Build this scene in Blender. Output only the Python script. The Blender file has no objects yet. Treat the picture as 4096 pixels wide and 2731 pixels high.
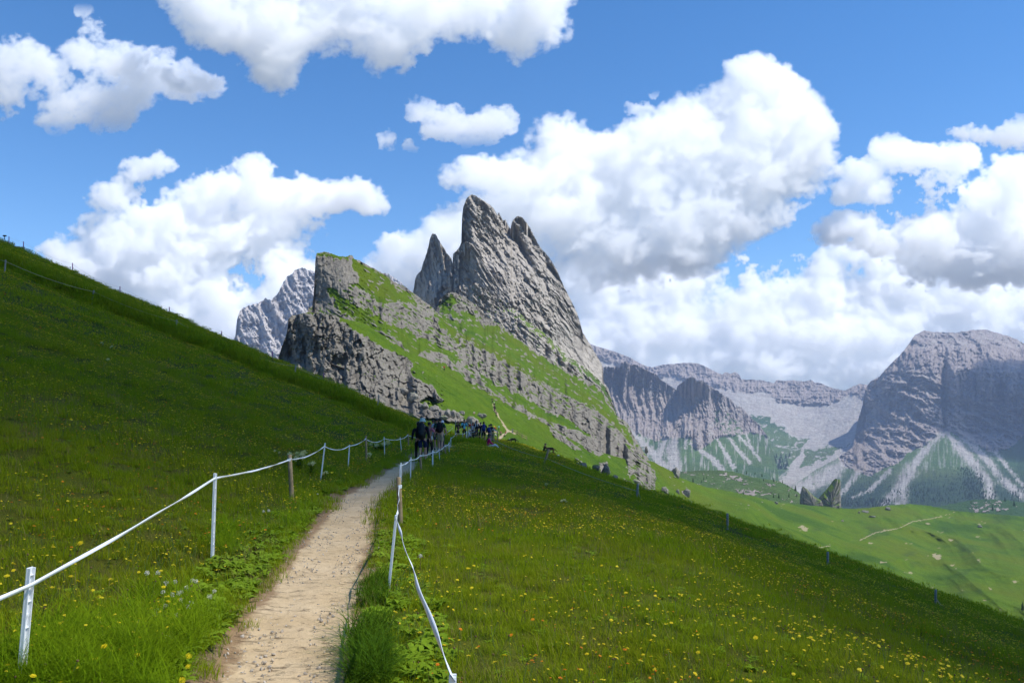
import bpy, bmesh, math, random
import numpy as np
from mathutils import Vector, Matrix
random.seed(7)
rng = np.random.default_rng(7)
scene = bpy.context.scene
C = scene.collection
F = 3186.0; HX = 2048.0; HY = 1685.0; CZ = 1.6      # photograph's focal length in its own pixels, horizon, eye height

# ---------------------------------------------------------------- tagging
def tag(o, label=None, cat=None, group=None, kind=None):
    if label: o['label'] = label
    if cat: o['category'] = cat
    if group: o['group'] = group
    if kind: o['kind'] = kind
    return o
def structure(o): o['kind'] = 'structure'; return o
def empty(name, loc, label, cat, group=None, rz=0.0):
    o = bpy.data.objects.new(name, None); C.objects.link(o)
    o.location = loc; o.rotation_euler = (0, 0, rz); o.empty_display_size = .1
    return tag(o, label, cat, group)
def link(name, me, mat=None, parent=None):
    if mat and not me.materials: me.materials.append(mat)
    o = bpy.data.objects.new(name, me); C.objects.link(o)
    if parent: o.parent = parent
    return o
def copy_tree(o, parent=None):
    c = o.copy(); C.objects.link(c); c.parent = parent
    for ch in list(o.children): copy_tree(ch, c)
    return c

# ---------------------------------------------------------------- numpy mesh
def np_mesh(name, V, Fq, attrs=None, smooth=True):
    V = np.asarray(V, np.float32); Fq = np.asarray(Fq, np.int32)
    me = bpy.data.meshes.new(name)
    k = Fq.shape[1]
    me.vertices.add(len(V)); me.vertices.foreach_set('co', V.ravel())
    me.loops.add(Fq.size); me.loops.foreach_set('vertex_index', Fq.ravel())
    me.polygons.add(len(Fq))
    me.polygons.foreach_set('loop_start', np.arange(0, Fq.size, k, dtype=np.int32))
    me.polygons.foreach_set('loop_total', np.full(len(Fq), k, np.int32))
    me.polygons.foreach_set('use_smooth', np.full(len(Fq), smooth))
    me.update(calc_edges=True)
    for n, (t, a) in (attrs or {}).items():
        at = me.attributes.new(n, t, 'POINT')
        a = np.asarray(a, np.float32).ravel()
        at.data.foreach_set({'FLOAT': 'value', 'FLOAT_VECTOR': 'vector', 'FLOAT_COLOR': 'color'}[t], a)
    return me
def grid_faces(nr, nc, off=0):
    i = np.arange(nr-1)[:, None]*nc + np.arange(nc-1)[None, :]
    i = i.ravel() + off
    return np.stack([i, i+1, i+nc+1, i+nc], 1)

# ---------------------------------------------------------------- numpy noise
_P = np.random.default_rng(3).random((4, 256, 256)).astype(np.float64)
_A = np.random.default_rng(5).random((256, 256))*2*np.pi
_GX, _GY = np.cos(_A), np.sin(_A)
def noise(x, y):                                   # gradient noise, about -1..1
    x = np.asarray(x, float); y = np.asarray(y, float)
    xi = np.floor(x).astype(int); yi = np.floor(y).astype(int)
    fx = x-xi; fy = y-yi
    sx = fx*fx*fx*(fx*(fx*6-15)+10); sy = fy*fy*fy*(fy*(fy*6-15)+10)
    def g(i, j, dx, dy):
        a = (i*37 + (j >> 8)*91) & 255; b = (j + (i >> 8)*57) & 255
        a = (i & 255); b = (j & 255)
        return _GX[a, b]*dx + _GY[a, b]*dy
    n00 = g(xi, yi, fx, fy); n10 = g(xi+1, yi, fx-1, fy)
    n01 = g(xi, yi+1, fx, fy-1); n11 = g(xi+1, yi+1, fx-1, fy-1)
    a = n00+(n10-n00)*sx; b = n01+(n11-n01)*sx
    return (a+(b-a)*sy)*1.5
def fbm(x, y, o=5, g=.5, s=0.):
    r = 0; a = 1; t = 0
    for k in range(o):
        r = r + a*noise(x+s+17.3*k, y-s+9.1*k); t += a; a *= g; x = x*2.03; y = y*2.03
    return r/t
def ridged(x, y, o=5, g=.55, s=0.):
    r = 0; a = 1; t = 0
    for k in range(o):
        n = 1-np.abs(noise(x+s+11.7*k, y+s*2+5.3*k))*1.6
        r = r + a*n; t += a; a *= g; x = x*2.07; y = y*2.07
    return r/t                                      # about 0.2..1, crests near 1
def facet(x, y, s=0.):                              # cellular noise: angular rock blocks; returns tilt value, edge distance
    xi = np.floor(x).astype(int); yi = np.floor(y).astype(int)
    d1 = np.full(np.shape(x), 9.); d2 = d1.copy(); val = np.zeros(np.shape(x))
    for i in (-1, 0, 1):
        for j in (-1, 0, 1):
            a = (xi+i+int(s)*13) & 255; b = (yi+j+int(s)*7) & 255
            px = xi+i+_P[0, a, b]; py = yi+j+_P[1, a, b]
            d = np.hypot(x-px, y-py)
            v = (_P[2, a, b]-.5)*1.2 + (_P[3, a, b]-.5)*(x-px)*1.6 + (_P[0, b, a]-.5)*(y-py)*1.6
            m = d < d1
            d2 = np.where(m, d1, np.minimum(d2, d)); val = np.where(m, v, val); d1 = np.where(m, d, d1)
    return val, d2-d1
def sstep(a, b, x):
    t = np.clip((x-a)/(b-a), 0, 1); return t*t*(3-2*t)
def inpoly(x, y, poly):
    x = np.asarray(x); r = np.zeros(x.shape, bool); n = len(poly)
    for i in range(n):
        x1, y1 = poly[i]; x2, y2 = poly[(i+1) % n]
        if y1 == y2: continue
        c = ((y1 > y) != (y2 > y)) & (x < (x2-x1)*(y-y1)/(y2-y1)+x1)
        r ^= c
    return r
def blur(a, n):
    for _ in range(n):
        p = np.pad(a, 1, 'edge')
        a = (p[1:-1, :-2]+2*p[1:-1, 1:-1]+p[1:-1, 2:])/4
        p = np.pad(a, 1, 'edge')
        a = (p[:-2, 1:-1]+2*p[1:-1, 1:-1]+p[2:, 1:-1])/4
    return a
def tps(pts, vals):                                 # thin-plate spline through control points (distances in metres)
    P = np.array(pts, float)/1000; n = len(P)
    def U(r2): return np.where(r2 > 0, r2*np.log(r2+1e-12), 0)
    K = U(((P[:, None]-P[None])**2).sum(-1)) + np.eye(n)*1e-3
    Q = np.hstack([np.ones((n, 1)), P])
    L = np.zeros((n+3, n+3)); L[:n, :n] = K; L[:n, n:] = Q; L[n:, :n] = Q.T
    w = np.linalg.solve(L, np.concatenate([np.array(vals, float), np.zeros(3)]))
    def f(x, y):
        x = np.asarray(x)/1000; y = np.asarray(y)/1000
        r = w[n]+w[n+1]*x+w[n+2]*y
        for k in range(n): r = r + w[k]*U((x-P[k, 0])**2+(y-P[k, 1])**2)
        return r
    return f
def P3(px, py, d):                                  # a bearing and a distance -> a place in the world
    return np.stack([(px-HX)/F*d, d+0*px, CZ+(HY-py)/F*d], -1)
def P3v(px, py, d): return Vector(((px-HX)/F*d, d, CZ+(HY-py)/F*d))

# ---------------------------------------------------------------- materials
def new_mat(name):
    m = bpy.data.materials.new(name); m.use_nodes = True
    nt = m.node_tree; nt.nodes.clear()
    return m, nt
class NT:
    def __init__(s, nt): s.nt = nt
    def n(s, t, **k):
        nd = s.nt.nodes.new(t)
        for a, b in k.items(): setattr(nd, a, b)
        return nd
    def l(s, a, b): s.nt.links.new(a, b)
    def put(s, sock, v):
        if hasattr(v, 'is_output') or isinstance(v, bpy.types.NodeSocket): s.l(v, sock)
        else: sock.default_value = v
    def math(s, op, a, b=0., c=None, clamp=False):
        nd = s.n('ShaderNodeMath', operation=op, use_clamp=clamp)
        s.put(nd.inputs[0], a); s.put(nd.inputs[1], b)
        if c is not None: s.put(nd.inputs[2], c)
        return nd.outputs[0]
    def mix(s, f, a, b, blend='MIX'):
        nd = s.n('ShaderNodeMix', data_type='RGBA', blend_type=blend)
        s.put(nd.inputs[0], f)
        for sock, v in ((nd.inputs[6], a), (nd.inputs[7], b)):
            if isinstance(v, tuple) and len(v) == 3: v = (*v, 1)
            s.put(sock, v)
        return nd.outputs[2]
    def noise(s, vec, scale, detail=4, rough=.55, dist=0.):
        nd = s.n('ShaderNodeTexNoise'); s.put(nd.inputs['Vector'], vec)
        nd.inputs['Scale'].default_value = scale; nd.inputs['Detail'].default_value = detail
        nd.inputs['Roughness'].default_value = rough; nd.inputs['Distortion'].default_value = dist
        return nd.outputs['Fac']
    def vor(s, vec, scale, feature='F1'):
        nd = s.n('ShaderNodeTexVoronoi', feature=feature); s.put(nd.inputs['Vector'], vec)
        nd.inputs['Scale'].default_value = scale
        return nd.outputs['Distance']
    def ramp(s, f, stops):
        nd = s.n('ShaderNodeValToRGB'); s.put(nd.inputs[0], f)
        cr = nd.color_ramp
        while len(cr.elements) < len(stops): cr.elements.new(.5)
        for e, (p, c) in zip(cr.elements, stops):
            e.position = p; e.color = (*c, 1) if len(c) == 3 else c
        return nd.outputs[0]
    def rng(s, v, a, b, c=0., d=1.):
        nd = s.n('ShaderNodeMapRange'); s.put(nd.inputs[0], v)
        for i, q in enumerate((a, b, c, d)): nd.inputs[i+1].default_value = q
        return nd.outputs[0]
    def scale(s, vec, v):
        nd = s.n('ShaderNodeMapping'); s.put(nd.inputs[0], vec); nd.inputs['Scale'].default_value = v
        return nd.outputs[0]
    def attr(s, name, out='Color'):
        nd = s.n('ShaderNodeAttribute', attribute_name=name); return nd.outputs[out]
    def pos(s): return s.n('ShaderNodeNewGeometry').outputs['Position']
    def bump(s, h, strength, dist):
        nd = s.n('ShaderNodeBump'); s.put(nd.inputs['Height'], h)
        nd.inputs['Strength'].default_value = strength; nd.inputs['Distance'].default_value = dist
        return nd.outputs[0]
    def bsdf(s, col, rough=.9, nrm=None, spec=.2):
        p = s.n('ShaderNodeBsdfPrincipled')
        if isinstance(col, tuple): col = (*col[:3], 1)
        s.put(p.inputs['Base Color'], col); s.put(p.inputs['Roughness'], rough)
        p.inputs['Specular IOR Level'].default_value = spec
        if nrm: s.l(nrm, p.inputs['Normal'])
        return p
    def out(s, sh):
        o = s.n('ShaderNodeOutputMaterial'); s.l(sh, o.inputs[0]); return o
_simple = {}
def plain(name, col, rough=.7, vary=.25, scale=30., bump=.0, spec=.3, metal=0.):
    if name in _simple: return _simple[name]
    m, nt = new_mat(name); t = NT(nt)
    tc = t.n('ShaderNodeTexCoord').outputs['Object']
    n = t.noise(tc, scale, 5, .6)
    c = t.mix(t.rng(n, .3, .7), tuple(v*(1-vary) for v in col), tuple(min(1, v*(1+vary)) for v in col))
    p = t.bsdf(c, rough, t.bump(n, bump, .01) if bump else None, spec)
    p.inputs['Metallic'].default_value = metal
    t.out(p.outputs[0]); _simple[name] = m
    return m

# ---------------------------------------------------------------- camera, light, sky
cam = bpy.data.cameras.new('camera'); camo = bpy.data.objects.new('camera', cam); C.objects.link(camo)
camo.location = (0, 0, CZ); camo.rotation_euler = (math.radians(90), 0, 0)
cam.sensor_width = 36; cam.lens = 36*F/4096; cam.shift_y = (HY-1365.5)/4096
cam.clip_start = .05; cam.clip_end = 80000
scene.camera = camo
SUN_AZ, SUN_EL = math.radians(100), math.radians(57)   # sun high on the right
sd = Vector((math.sin(SUN_AZ)*math.cos(SUN_EL), math.cos(SUN_AZ)*math.cos(SUN_EL), math.sin(SUN_EL)))
sl = bpy.data.lights.new('sun', 'SUN'); sl.energy = 5.0; sl.angle = math.radians(.53); sl.color = (1, .965, .9)
so = bpy.data.objects.new('sun', sl); C.objects.link(so); so.rotation_euler = sd.to_track_quat('Z', 'Y').to_euler()
w = bpy.data.worlds.new('World'); scene.world = w; w.use_nodes = True
wn = w.node_tree; wn.nodes.clear(); t = NT(wn)
sky = t.n('ShaderNodeTexSky', sky_type='NISHITA'); sky.sun_disc = False
sky.sun_elevation = SUN_EL; sky.sun_rotation = SUN_AZ; sky.altitude = 2400; sky.air_density = 1.15; sky.dust_density = .35; sky.ozone_density = 1.6
hs = t.n('ShaderNodeHueSaturation'); hs.inputs['Saturation'].default_value = 1.32; hs.inputs['Hue'].default_value = .5025; hs.inputs['Value'].default_value = 1.1; t.l(sky.outputs[0], hs.inputs['Color'])
bg = t.n('ShaderNodeBackground'); t.l(hs.outputs[0], bg.inputs[0]); bg.inputs[1].default_value = .135
ow = t.n('ShaderNodeOutputWorld'); t.l(bg.outputs[0], ow.inputs[0])
vs = scene.view_settings; vs.view_transform = 'Standard'; vs.look = 'None'; vs.exposure = 0.32; vs.gamma = 1; vs.use_curve_mapping = False
cy = scene.cycles
cy.max_bounces = 24; cy.volume_bounces = 24; cy.diffuse_bounces = 3; cy.glossy_bounces = 2; cy.transmission_bounces = 3; cy.transparent_max_bounces = 12
# ================================================================ the mountains and hills
def terrain_mat(name, unit, rock, rock2, grass, grass2, bumpk=1.0):
    """unit = size in metres of the coarse pattern. Attribute w: r grass, g scree, b dark scrub, a bare earth."""
    m, nt = new_mat(name); t = NT(nt)
    pos = t.pos(); k = 1.0/unit
    s1 = t.noise(pos, k*1.0, 6, .6, .3); s2 = t.noise(pos, k*5, 6, .7)
    s3 = t.noise(pos, k*22, 4, .7)
    strat = t.noise(t.scale(pos, (k*.6, k*.6, k*9)), 1.0, 4, .6, .4)
    rc = t.mix(t.rng(s1, .35, .65), rock, rock2)
    rc = t.mix(t.rng(strat, .45, .7, 0, .45), rc, tuple(v*.72 for v in rock))
    rc = t.mix(t.rng(s2, .35, .72, 0, .75), rc, tuple(min(.75, v*1.35) for v in rock2))
    rc = t.mix(t.rng(s3, .56, .7, 0, .55), rc, tuple(v*.45 for v in rock))  # dark flecks painted in as the shade of crevices
    gc = t.mix(t.rng(s2, .35, .65), grass, grass2)
    gc = t.mix(t.rng(s1, .4, .7, 0, .5), gc, tuple(v*.62 for v in grass))
    big = t.noise(pos, k*.16, 4, .6)
    gc = t.mix(t.rng(big, .48, .62, 0, .42), gc, (grass[0]*1.9, grass[1]*1.0, grass[2]*1.5))
    gc = t.mix(t.rng(big, .47, .38, 0, .75), gc, (grass[0]*.5, grass[1]*.66, grass[2]))
    gc = t.mix(t.rng(s3, .52, .72, 0, .6), gc, (grass2[0]*.5, grass2[1]*.55, grass2[2]*.6))
    sc = t.mix(t.rng(s2, .3, .7), (.26, .245, .225), (.42, .40, .365))
    pc = t.mix(t.rng(s2, .35, .65), (.010, .026, .014), (.028, .060, .022))
    ec = t.mix(t.rng(s2, .3, .7), (.30, .235, .15), (.42, .34, .23))
    sep = t.n('ShaderNodeSeparateColor'); t.l(t.attr('w'), sep.inputs[0])
    rag = t.math('MULTIPLY', t.math('SUBTRACT', t.math('ADD', s2, s3), 1.0), .75)
    gw = t.rng(t.math('ADD', sep.outputs[0], rag), .30, .62)
    c = t.mix(gw, rc, gc); c = t.mix(t.math('MULTIPLY', sep.outputs[1], t.rng(t.math('ADD', s2, t.math('MULTIPLY', s3, .5)), .45, .85, .55, 1.0)), c, sc); c = t.mix(sep.outputs[2], c, pc)
    c = t.mix(t.attr('w', 'Alpha'), c, ec)
    h = t.math('ADD', t.math('MULTIPLY', s3, .5), s2)
    b = t.bump(h, .85*bumpk, unit*.10)
    p = t.bsdf(c, .95, b, .1)
    t.out(p.outputs[0]); return m

def skyfn(pts):
    a = np.array(pts, float); return lambda x: np.interp(x, a[:, 0], a[:, 1])

def relief(name, mat, skyl, bottom, depthf, step, shape, weights, x0=None, x1=None, rough=0., back=.12, rowmul=1.0, seed=0., relk=.5, terr=0.):
    """A hillside or rock wall standing at its own distance: front face, crest, and a back that falls away behind it."""
    sf = skyfn(skyl); x0 = x0 or skyl[0][0]; x1 = x1 or skyl[-1][0]
    px = np.arange(x0, x1+step, step, dtype=float); nc = len(px)
    top = sf(px)
    if rough:
        top = top + rough*(ridged(px/38+seed, px*0+seed, 5, .62)-.55)*-1.6 + rough*.5*noise(px/6.1, px*0+seed*3)
    bot = bottom(px) if callable(bottom) else px*0+bottom
    bot = np.maximum(bot, top+2)
    nr = int(np.max(bot-top)/step*rowmul)+2
    t = np.linspace(0, 1, nr)[:, None]
    PY = top[None]*(1-t)+bot[None]*t; PX = px[None]+0*PY
    W = weights(PX, PY)                              # (nr,nc,4)
    D = depthf(PX, PY)
    if terr:                                         # turf lies back, rock stands up: share each column's depth out accordingly
        soft_ = blur(np.clip(W[..., 0]+W[..., 1]+W[..., 3], 0, 1), 1)
        g = np.abs(np.diff(D, axis=0, prepend=D[:1]))+.02
        wgt = g*(.22+1.78*soft_)
        cu = np.cumsum(wgt, 0); tot = cu[-1:]; D2 = D[:1]+(D[-1:]-D[:1])*cu/tot
        k = 15; ker = np.hanning(k+2)[1:-1]; ker /= ker.sum(); pd = np.pad(D2, ((0, 0), (k//2, k//2)), 'edge')
        D2 = sum(ker[i]*pd[:, i:i+nc] for i in range(k))
        D = D+(D2-D)*(terr(PX, PY) if callable(terr) else terr)
    D = D + relk*shape(PX, PY, W, D)
    V = P3(PX, PY, D)
    # the back: from the crest away and down
    nb = 5; backs = []
    dep = D[0]*back; hgt = np.maximum(V[0, :, 2]-V[-1, :, 2], D[0]*.03)
    for k in range(nb, 0, -1):
        q = (k/nb)
        b = V[0].copy(); s = (D[0]+dep*q)/D[0]
        b[:, 0] *= s; b[:, 1] = D[0]+dep*q; b[:, 2] = V[0, :, 2]-hgt*(q**1.3)*1.0-D[0]*.002
        backs.append(b)
    VV = np.concatenate([np.stack(backs), V], 0)
    WW = np.concatenate([np.repeat(W[:1], nb, 0), W], 0)
    me = np_mesh(name, VV.reshape(-1, 3), grid_faces(VV.shape[0], nc)[:, ::-1], {'w': ('FLOAT_COLOR', WW.reshape(-1, 4))})
    o = link(name, me, mat)
    return o, (px, PY, D, V)
def wts(PX, g=0., s=0., p=0., e=0.):
    z = np.zeros(PX.shape); return np.stack([z+g, z+s, z+p, z+e], -1)
def soft(PX, PY, polys, warp=8., sc=30., seed=0., edge=0):
    wx = PX+warp*fbm(PX/sc, PY/sc, 4, .6, seed)*1.6; wy = PY+warp*fbm(PX/sc, PY/sc, 4, .6, seed+40)*1.6
    r = np.zeros(PX.shape, bool)
    for p in polys: r |= inpoly(wx, wy, p)
    return r.astype(float)
def rot(PX, PY, deg):
    c, s = math.cos(math.radians(deg)), math.sin(math.radians(deg))
    return PX*c+PY*s, -PX*s+PY*c                     # along, across a direction deg below the horizontal

M_near = terrain_mat('rock_and_alpine_grass', 14, (.125, .112, .095), (.215, .197, .165), (.050, .106, .002), (.098, .160, .003))
M_tower = terrain_mat('grey_dolomite', 45, (.295, .262, .222), (.40, .362, .315), (.11, .17, .03), (.14, .2, .04))
M_far = terrain_mat('pale_dolomite_and_scree', 150, (.185, .155, .145), (.30, .255, .23), (.050, .100, .022), (.078, .135, .030))
M_left = terrain_mat('distant_grey_dolomite', 120, (.36, .335, .33), (.48, .45, .43), (.1, .15, .05), (.1, .15, .05))

# ---- far mountain peeping out on the left
skA = [(900,1420),(942,1343),(947,1283),(960,1242),(994,1222),(1037,1212),(1061,1195),(1084,1202),(1114,1169),(1134,1129),(1148,1102),(1171,1095),(1181,1078),(1201,1072),(1221,1075),(1235,1083),(1258,1085),(1290,1110),(1500,1125),(1529,1095),(1543,1090),(1570,1108),(1600,1129),(1660,1180),(1740,1260)]
dA = tps([(900,1400),(1100,1400),(1300,1400),(1000,1230),(1200,1080),(1600,1130),(1700,1300)], [2700,2600,2500,2850,2900,3000,2700])
def shA(PX, PY, W, D):
    a, b = rot(PX, PY, 62)
    r = ridged(a/150, b/42, 6, .6, 3)+.5*ridged(PX/60, PY/90, 5, .6, 9)
    v, e = facet(a/42, b/15, 2)
    return -200*ridged((a+20*fbm(PX/60, PY/60, 3))/240, b/80, 6, .58, 3)-70*(ridged(PX/24, PY/28, 5, .66, 9)-.5)-14*v
relief('far_left_mountain', M_left, skA, 1480, dA, 2.5, shA, lambda X, Y: wts(X), rough=7, seed=2.2)
tag(bpy.data.objects['far_left_mountain'], kind='structure')

# ---- needle left of the main towers
skC = [(1640,1230),(1654,1159),(1661,1113),(1673,1094),(1684,1083),(1692,1052),(1707,1014),(1715,983),(1719,953),(1730,932),(1742,937),(1757,960),(1765,976),(1780,999),(1788,1014),(1799,1025),(1807,1037),(1812,1065),(1830,1150),(1860,1250)]
dC = tps([(1640,1200),(1730,940),(1730,1200),(1820,1060),(1840,1230),(1690,1060)], [1010,930,880,905,880,950])
def shC(PX, PY, W, D):
    a, b = rot(PX, PY, 80)
    v, e = facet(a/40, b/11, 4)
    return -34*ridged(a/160, b/34, 6, .58, 5) - 5*v - 15*(ridged(PX/18, PY/22, 5, .65, 1)-.5)
relief('rock_needle', M_tower, skC, 1300, dC, 2, shC, lambda X, Y: wts(X), rough=5, seed=4.1)
tag(bpy.data.objects['rock_needle'], kind='structure')

# ---- main towers
skD = [(1745,1228),(1757,1159),(1776,1125),(1799,1098),(1809,1067),(1811,1037),(1813,1014),(1822,1006),(1837,989),(1845,972),(1848,868),(1853,830),(1864,800),(1876,783),(1887,779),(1906,784),(1929,800),(1952,815),(1975,834),(1989,857),(1996,850),(2003,865),(2013,884),(2021,878),(2032,901),(2042,918),(2046,895),(2052,880),(2063,870),(2075,865),(2090,870),(2105,888),(2121,914),(2136,945),(2159,987),(2182,1010),(2205,1044),(2228,1083),(2251,1136),(2274,1182),(2297,1228),(2316,1274),(2331,1328),(2358,1374),(2381,1412),(2400,1443),(2409,1458),(2411,1481),(2414,1527),(2434,1557),(2450,1603),(2466,1660)]
dD = tps([(1760,1180),(1848,900),(1885,780),(1960,830),(2042,930),(2080,870),(2240,1120),(2400,1450),(2440,1650),(1900,1200),(2100,1150),(2100,1400),(2250,1500),(2350,1600)],
         [850,835,850,870,910,900,880,860,800,745,775,700,720,700])
def shD(PX, PY, W, D):
    a, b = rot(PX, PY, 57)                           # beds dip steeply to the right
    wb = b+9*fbm(PX/60, PY/60, 4, .55, 4)
    v, e = facet(a/52, wb/15, 1); v2, e2 = facet(a/17, wb/8, 6)
    r = ridged(a/190, wb/58, 6, .56, 1.7)
    gul = np.exp(-((b-rot(2040., 925., 57)[1]-14*noise(a/60, 0*a))/12)**2)*sstep(1420, 950, PY)     # gully under the notch
    gul2 = np.exp(-((b-rot(2215., 1100., 57)[1]-18*noise(a/70, 0*a+4))/11)**2)
    left = sstep(1908, 1850, PX+24*noise(PY/60, PY*0)+.10*(PY-800))*sstep(1010, 960, PY)
    lowf = sstep(0, 50, (PX-2190)-(1300-PY)*.28)*sstep(1250, 1420, PY)   # smooth lower wall on the right
    k = 1-.6*lowf
    return k*(-50*(r-.5) - 12*v - 5*v2 - 11*(ridged(PX/19, PY/19, 5, .66, 2)-.5) - 12*(ridged(a/40, b/90, 4, .6, 9)-.5)) + 36*gul + 14*gul2*k + 40*left - 16*fbm(PX/90, PY/90, 3)
def wD(PX, PY):
    n = fbm(PX/16, PY/11, 5, .62, 3)
    line = np.interp(PX, [1900,2000,2100,2200,2300,2400,2460], [1300,1290,1330,1400,1500,1600,1700])
    g = sstep(.12, .28, n+ sstep(-70, 60, PY-line)*.45-.32)
    return wts(PX, g*.9)
relief('dolomite_tower', M_tower, skD, 1720, dD, 2, shD, wD, rough=4, seed=1.3)
tag(bpy.data.objects['dolomite_tower'], kind='structure')

skB = [(1832,1210),(1836,1120),(1837,1010),(1843,985),(1855,970),(1870,967),(1892,978),(1915,1012),(1935,1045),(1960,1085),(1990,1135),(2020,1170),(2060,1230),(2100,1290),(2140,1340)]
dB = tps([(1836,1000),(1836,1200),(1870,970),(1960,1080),(2060,1230),(1950,1250),(2130,1330)], [780,745,775,770,752,735,735])
def shB(PX, PY, W, D):
    a, b = rot(PX, PY, 56)
    v, e = facet(a/45, b/12, 5)
    edge = np.interp(PY, [960,1010,1100,1200], [1850,1880,1912,1950])
    return 34*sstep(edge+4, edge-30, PX) -30*ridged(a/200, b/36, 6, .6, 6) - 5*v - 9*(ridged(PX/18, PY/18, 5, .65, 4)-.5)
relief('tower_buttress', M_tower, skB, 1380, dB, 2, shB, wD, rough=3, seed=5.3)
tag(bpy.data.objects['tower_buttress'], kind='structure')

# ---- long slab along the foot of the towers
skS = [(1862,1240),(1868,1198),(1873,1159),(1879,1144),(1902,1131),(1929,1144),(1967,1182),(2013,1201),(2059,1236),(2121,1289),(2182,1335),(2235,1389),(2274,1427),(2335,1465),(2388,1511),(2427,1557),(2454,1619),(2470,1665)]
dS = tps([(1862,1240),(1880,1144),(1900,1131),(2060,1236),(2235,1389),(2460,1640),(2000,1320),(2200,1460),(2400,1620)], [680,672,665,668,672,665,632,632,640])
def shS(PX, PY, W, D):
    a, b = rot(PX, PY, 40)
    v, e = facet(a/40, b/14, 2); v2, e2 = facet(a/16, b/7, 7)
    return (-20*(ridged(a/150, b/34, 6, .6, 8)-.5) - 3.5*v - 2*v2 - 12*(ridged(PX/17, PY/24, 5, .66, 4)-.5))*(1-.6*W[..., 0])
def wS(PX, PY):
    sk = skyfn(skS)(PX); dd = PY-sk
    a, b = rot(PX, PY, 40)
    n = fbm(a/22, b/9, 5, .6, 13)
    top = sstep(1990, 2100, PX)*sstep(45, 12, dd)
    g = sstep(.06, .2, n+.30*top-.14+.12*sstep(2250, 2380, PX))
    return wts(PX, g)
relief('slab_ridge', M_tower, skS, 1760, dS, 2, shS, wS, rough=4, seed=7.3, terr=.8)
tag(bpy.data.objects['slab_ridge'], kind='structure')

# ---- E3: knob and upper grass ramp
sk3 = [(1740,1262),(1749,1228),(1757,1201),(1776,1182),(1807,1167),(1830,1175),(1860,1190),(1891,1213),(1914,1228),(1929,1255),(1944,1268),(1998,1297),(2059,1343),(2136,1404),(2212,1443),(2274,1488),(2335,1511),(2396,1550),(2434,1596),(2465,1657),(2511,1692),(2530,1733),(2557,1779),(2603,1848),(2640,1900)]
d3 = tps([(1745,1240),(1800,1168),(1944,1268),(2136,1404),(2335,1511),(2465,1657),(2603,1850),(1800,1320),(2000,1420),(2200,1560),(2400,1690),(2500,1800),(1900,1300)],
         [540,545,575,580,580,570,500,480,480,490,490,470,530])
grass3 = [[(1765,1215),(1800,1178),(1835,1200),(1800,1235),(1830,1250),(1880,1245),(1925,1300),(1900,1310),(1860,1285),(1800,1262),(1755,1250)],
          [(1744,1255),(1800,1275),(1860,1290),(1944,1300),(1998,1305),(2059,1350),(2136,1410),(2212,1455),(2274,1500),(2335,1525),(2396,1565),(2434,1610),(2465,1670),(2511,1710),(2530,1750),(2540,1800),(2503,1760),(2442,1697),(2365,1636),(2251,1583),(2136,1521),(2059,1470),(1983,1424),(1906,1386),(1830,1345),(1753,1276)]]
def w3(PX, PY):
    g = soft(PX, PY, grass3, 14, 26, 3)
    a, b = rot(PX, PY, 34)
    n = fbm(a/26, b/9, 5, .6, 23)
    g = np.clip(g*sstep(.26, .12, n)+(1-g)*sstep(.15, .25, n), 0, 1)
    return wts(PX, blur(g, 1))
def sh3(PX, PY, W, D):
    a, b = rot(PX, PY, 34); R = 1-blur(W[..., 0], 2)
    wx = PX+9*fbm(PX/40, PY/40, 4)
    v, e = facet(wx/26, PY/44, 3); v2, e2 = facet(PX/11, PY/13, 8)
    return R*(-20*(ridged(wx/80, PY/170, 5, .55, 12)-.5) - 4*v - 2.5*v2 - 7 - 8*(ridged(PX/20, PY/28, 5, .65, 3)-.5)) - (1-R)*(7*ridged(a/70, b/14, 4, .55, 4)+8*fbm(PX/30, PY/16, 5, .62, 4))
relief('upper_ridge', M_near, sk3, lambda x: np.interp(x, [1740,2650], [1420,1960]), d3, 2, sh3, w3, rough=4, seed=3.7, terr=.8)
tag(bpy.data.objects['upper_ridge'], kind='structure')

# ---- E2: the summit block and the banded cliffs running down right
sk2 = [(1225,1262),(1235,1229),(1250,1222),(1255,1172),(1258,1129),(1260,1070),(1262,1030),(1267,1012),(1302,1008),(1335,1016),(1355,1025),(1382,1028),(1399,1020),(1412,1025),(1416,1035),(1436,1041),(1456,1052),(1483,1068),(1523,1088),(1556,1108),(1576,1129),(1610,1142),(1650,1169),(1690,1199),(1730,1229),(1757,1258),(1804,1300),(1851,1340),(1904,1375),(1983,1412),(2059,1458),(2136,1511),(2251,1573),(2365,1626),(2442,1687),(2503,1749),(2541,1802),(2588,1848),(2620,1880)]
d2 = tps([(1240,1230),(1260,1020),(1400,1025),(1560,1110),(1730,1230),(1904,1375),(2136,1511),(2365,1626),(2541,1802),(1270,1280),(1400,1320),(1600,1400),(1900,1590),(2100,1680),(2300,1790),(2500,1860),(1420,1150),(1500,1230)],
         [330,345,352,392,425,455,450,445,410,305,292,300,318,330,345,365,325,325])
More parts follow.
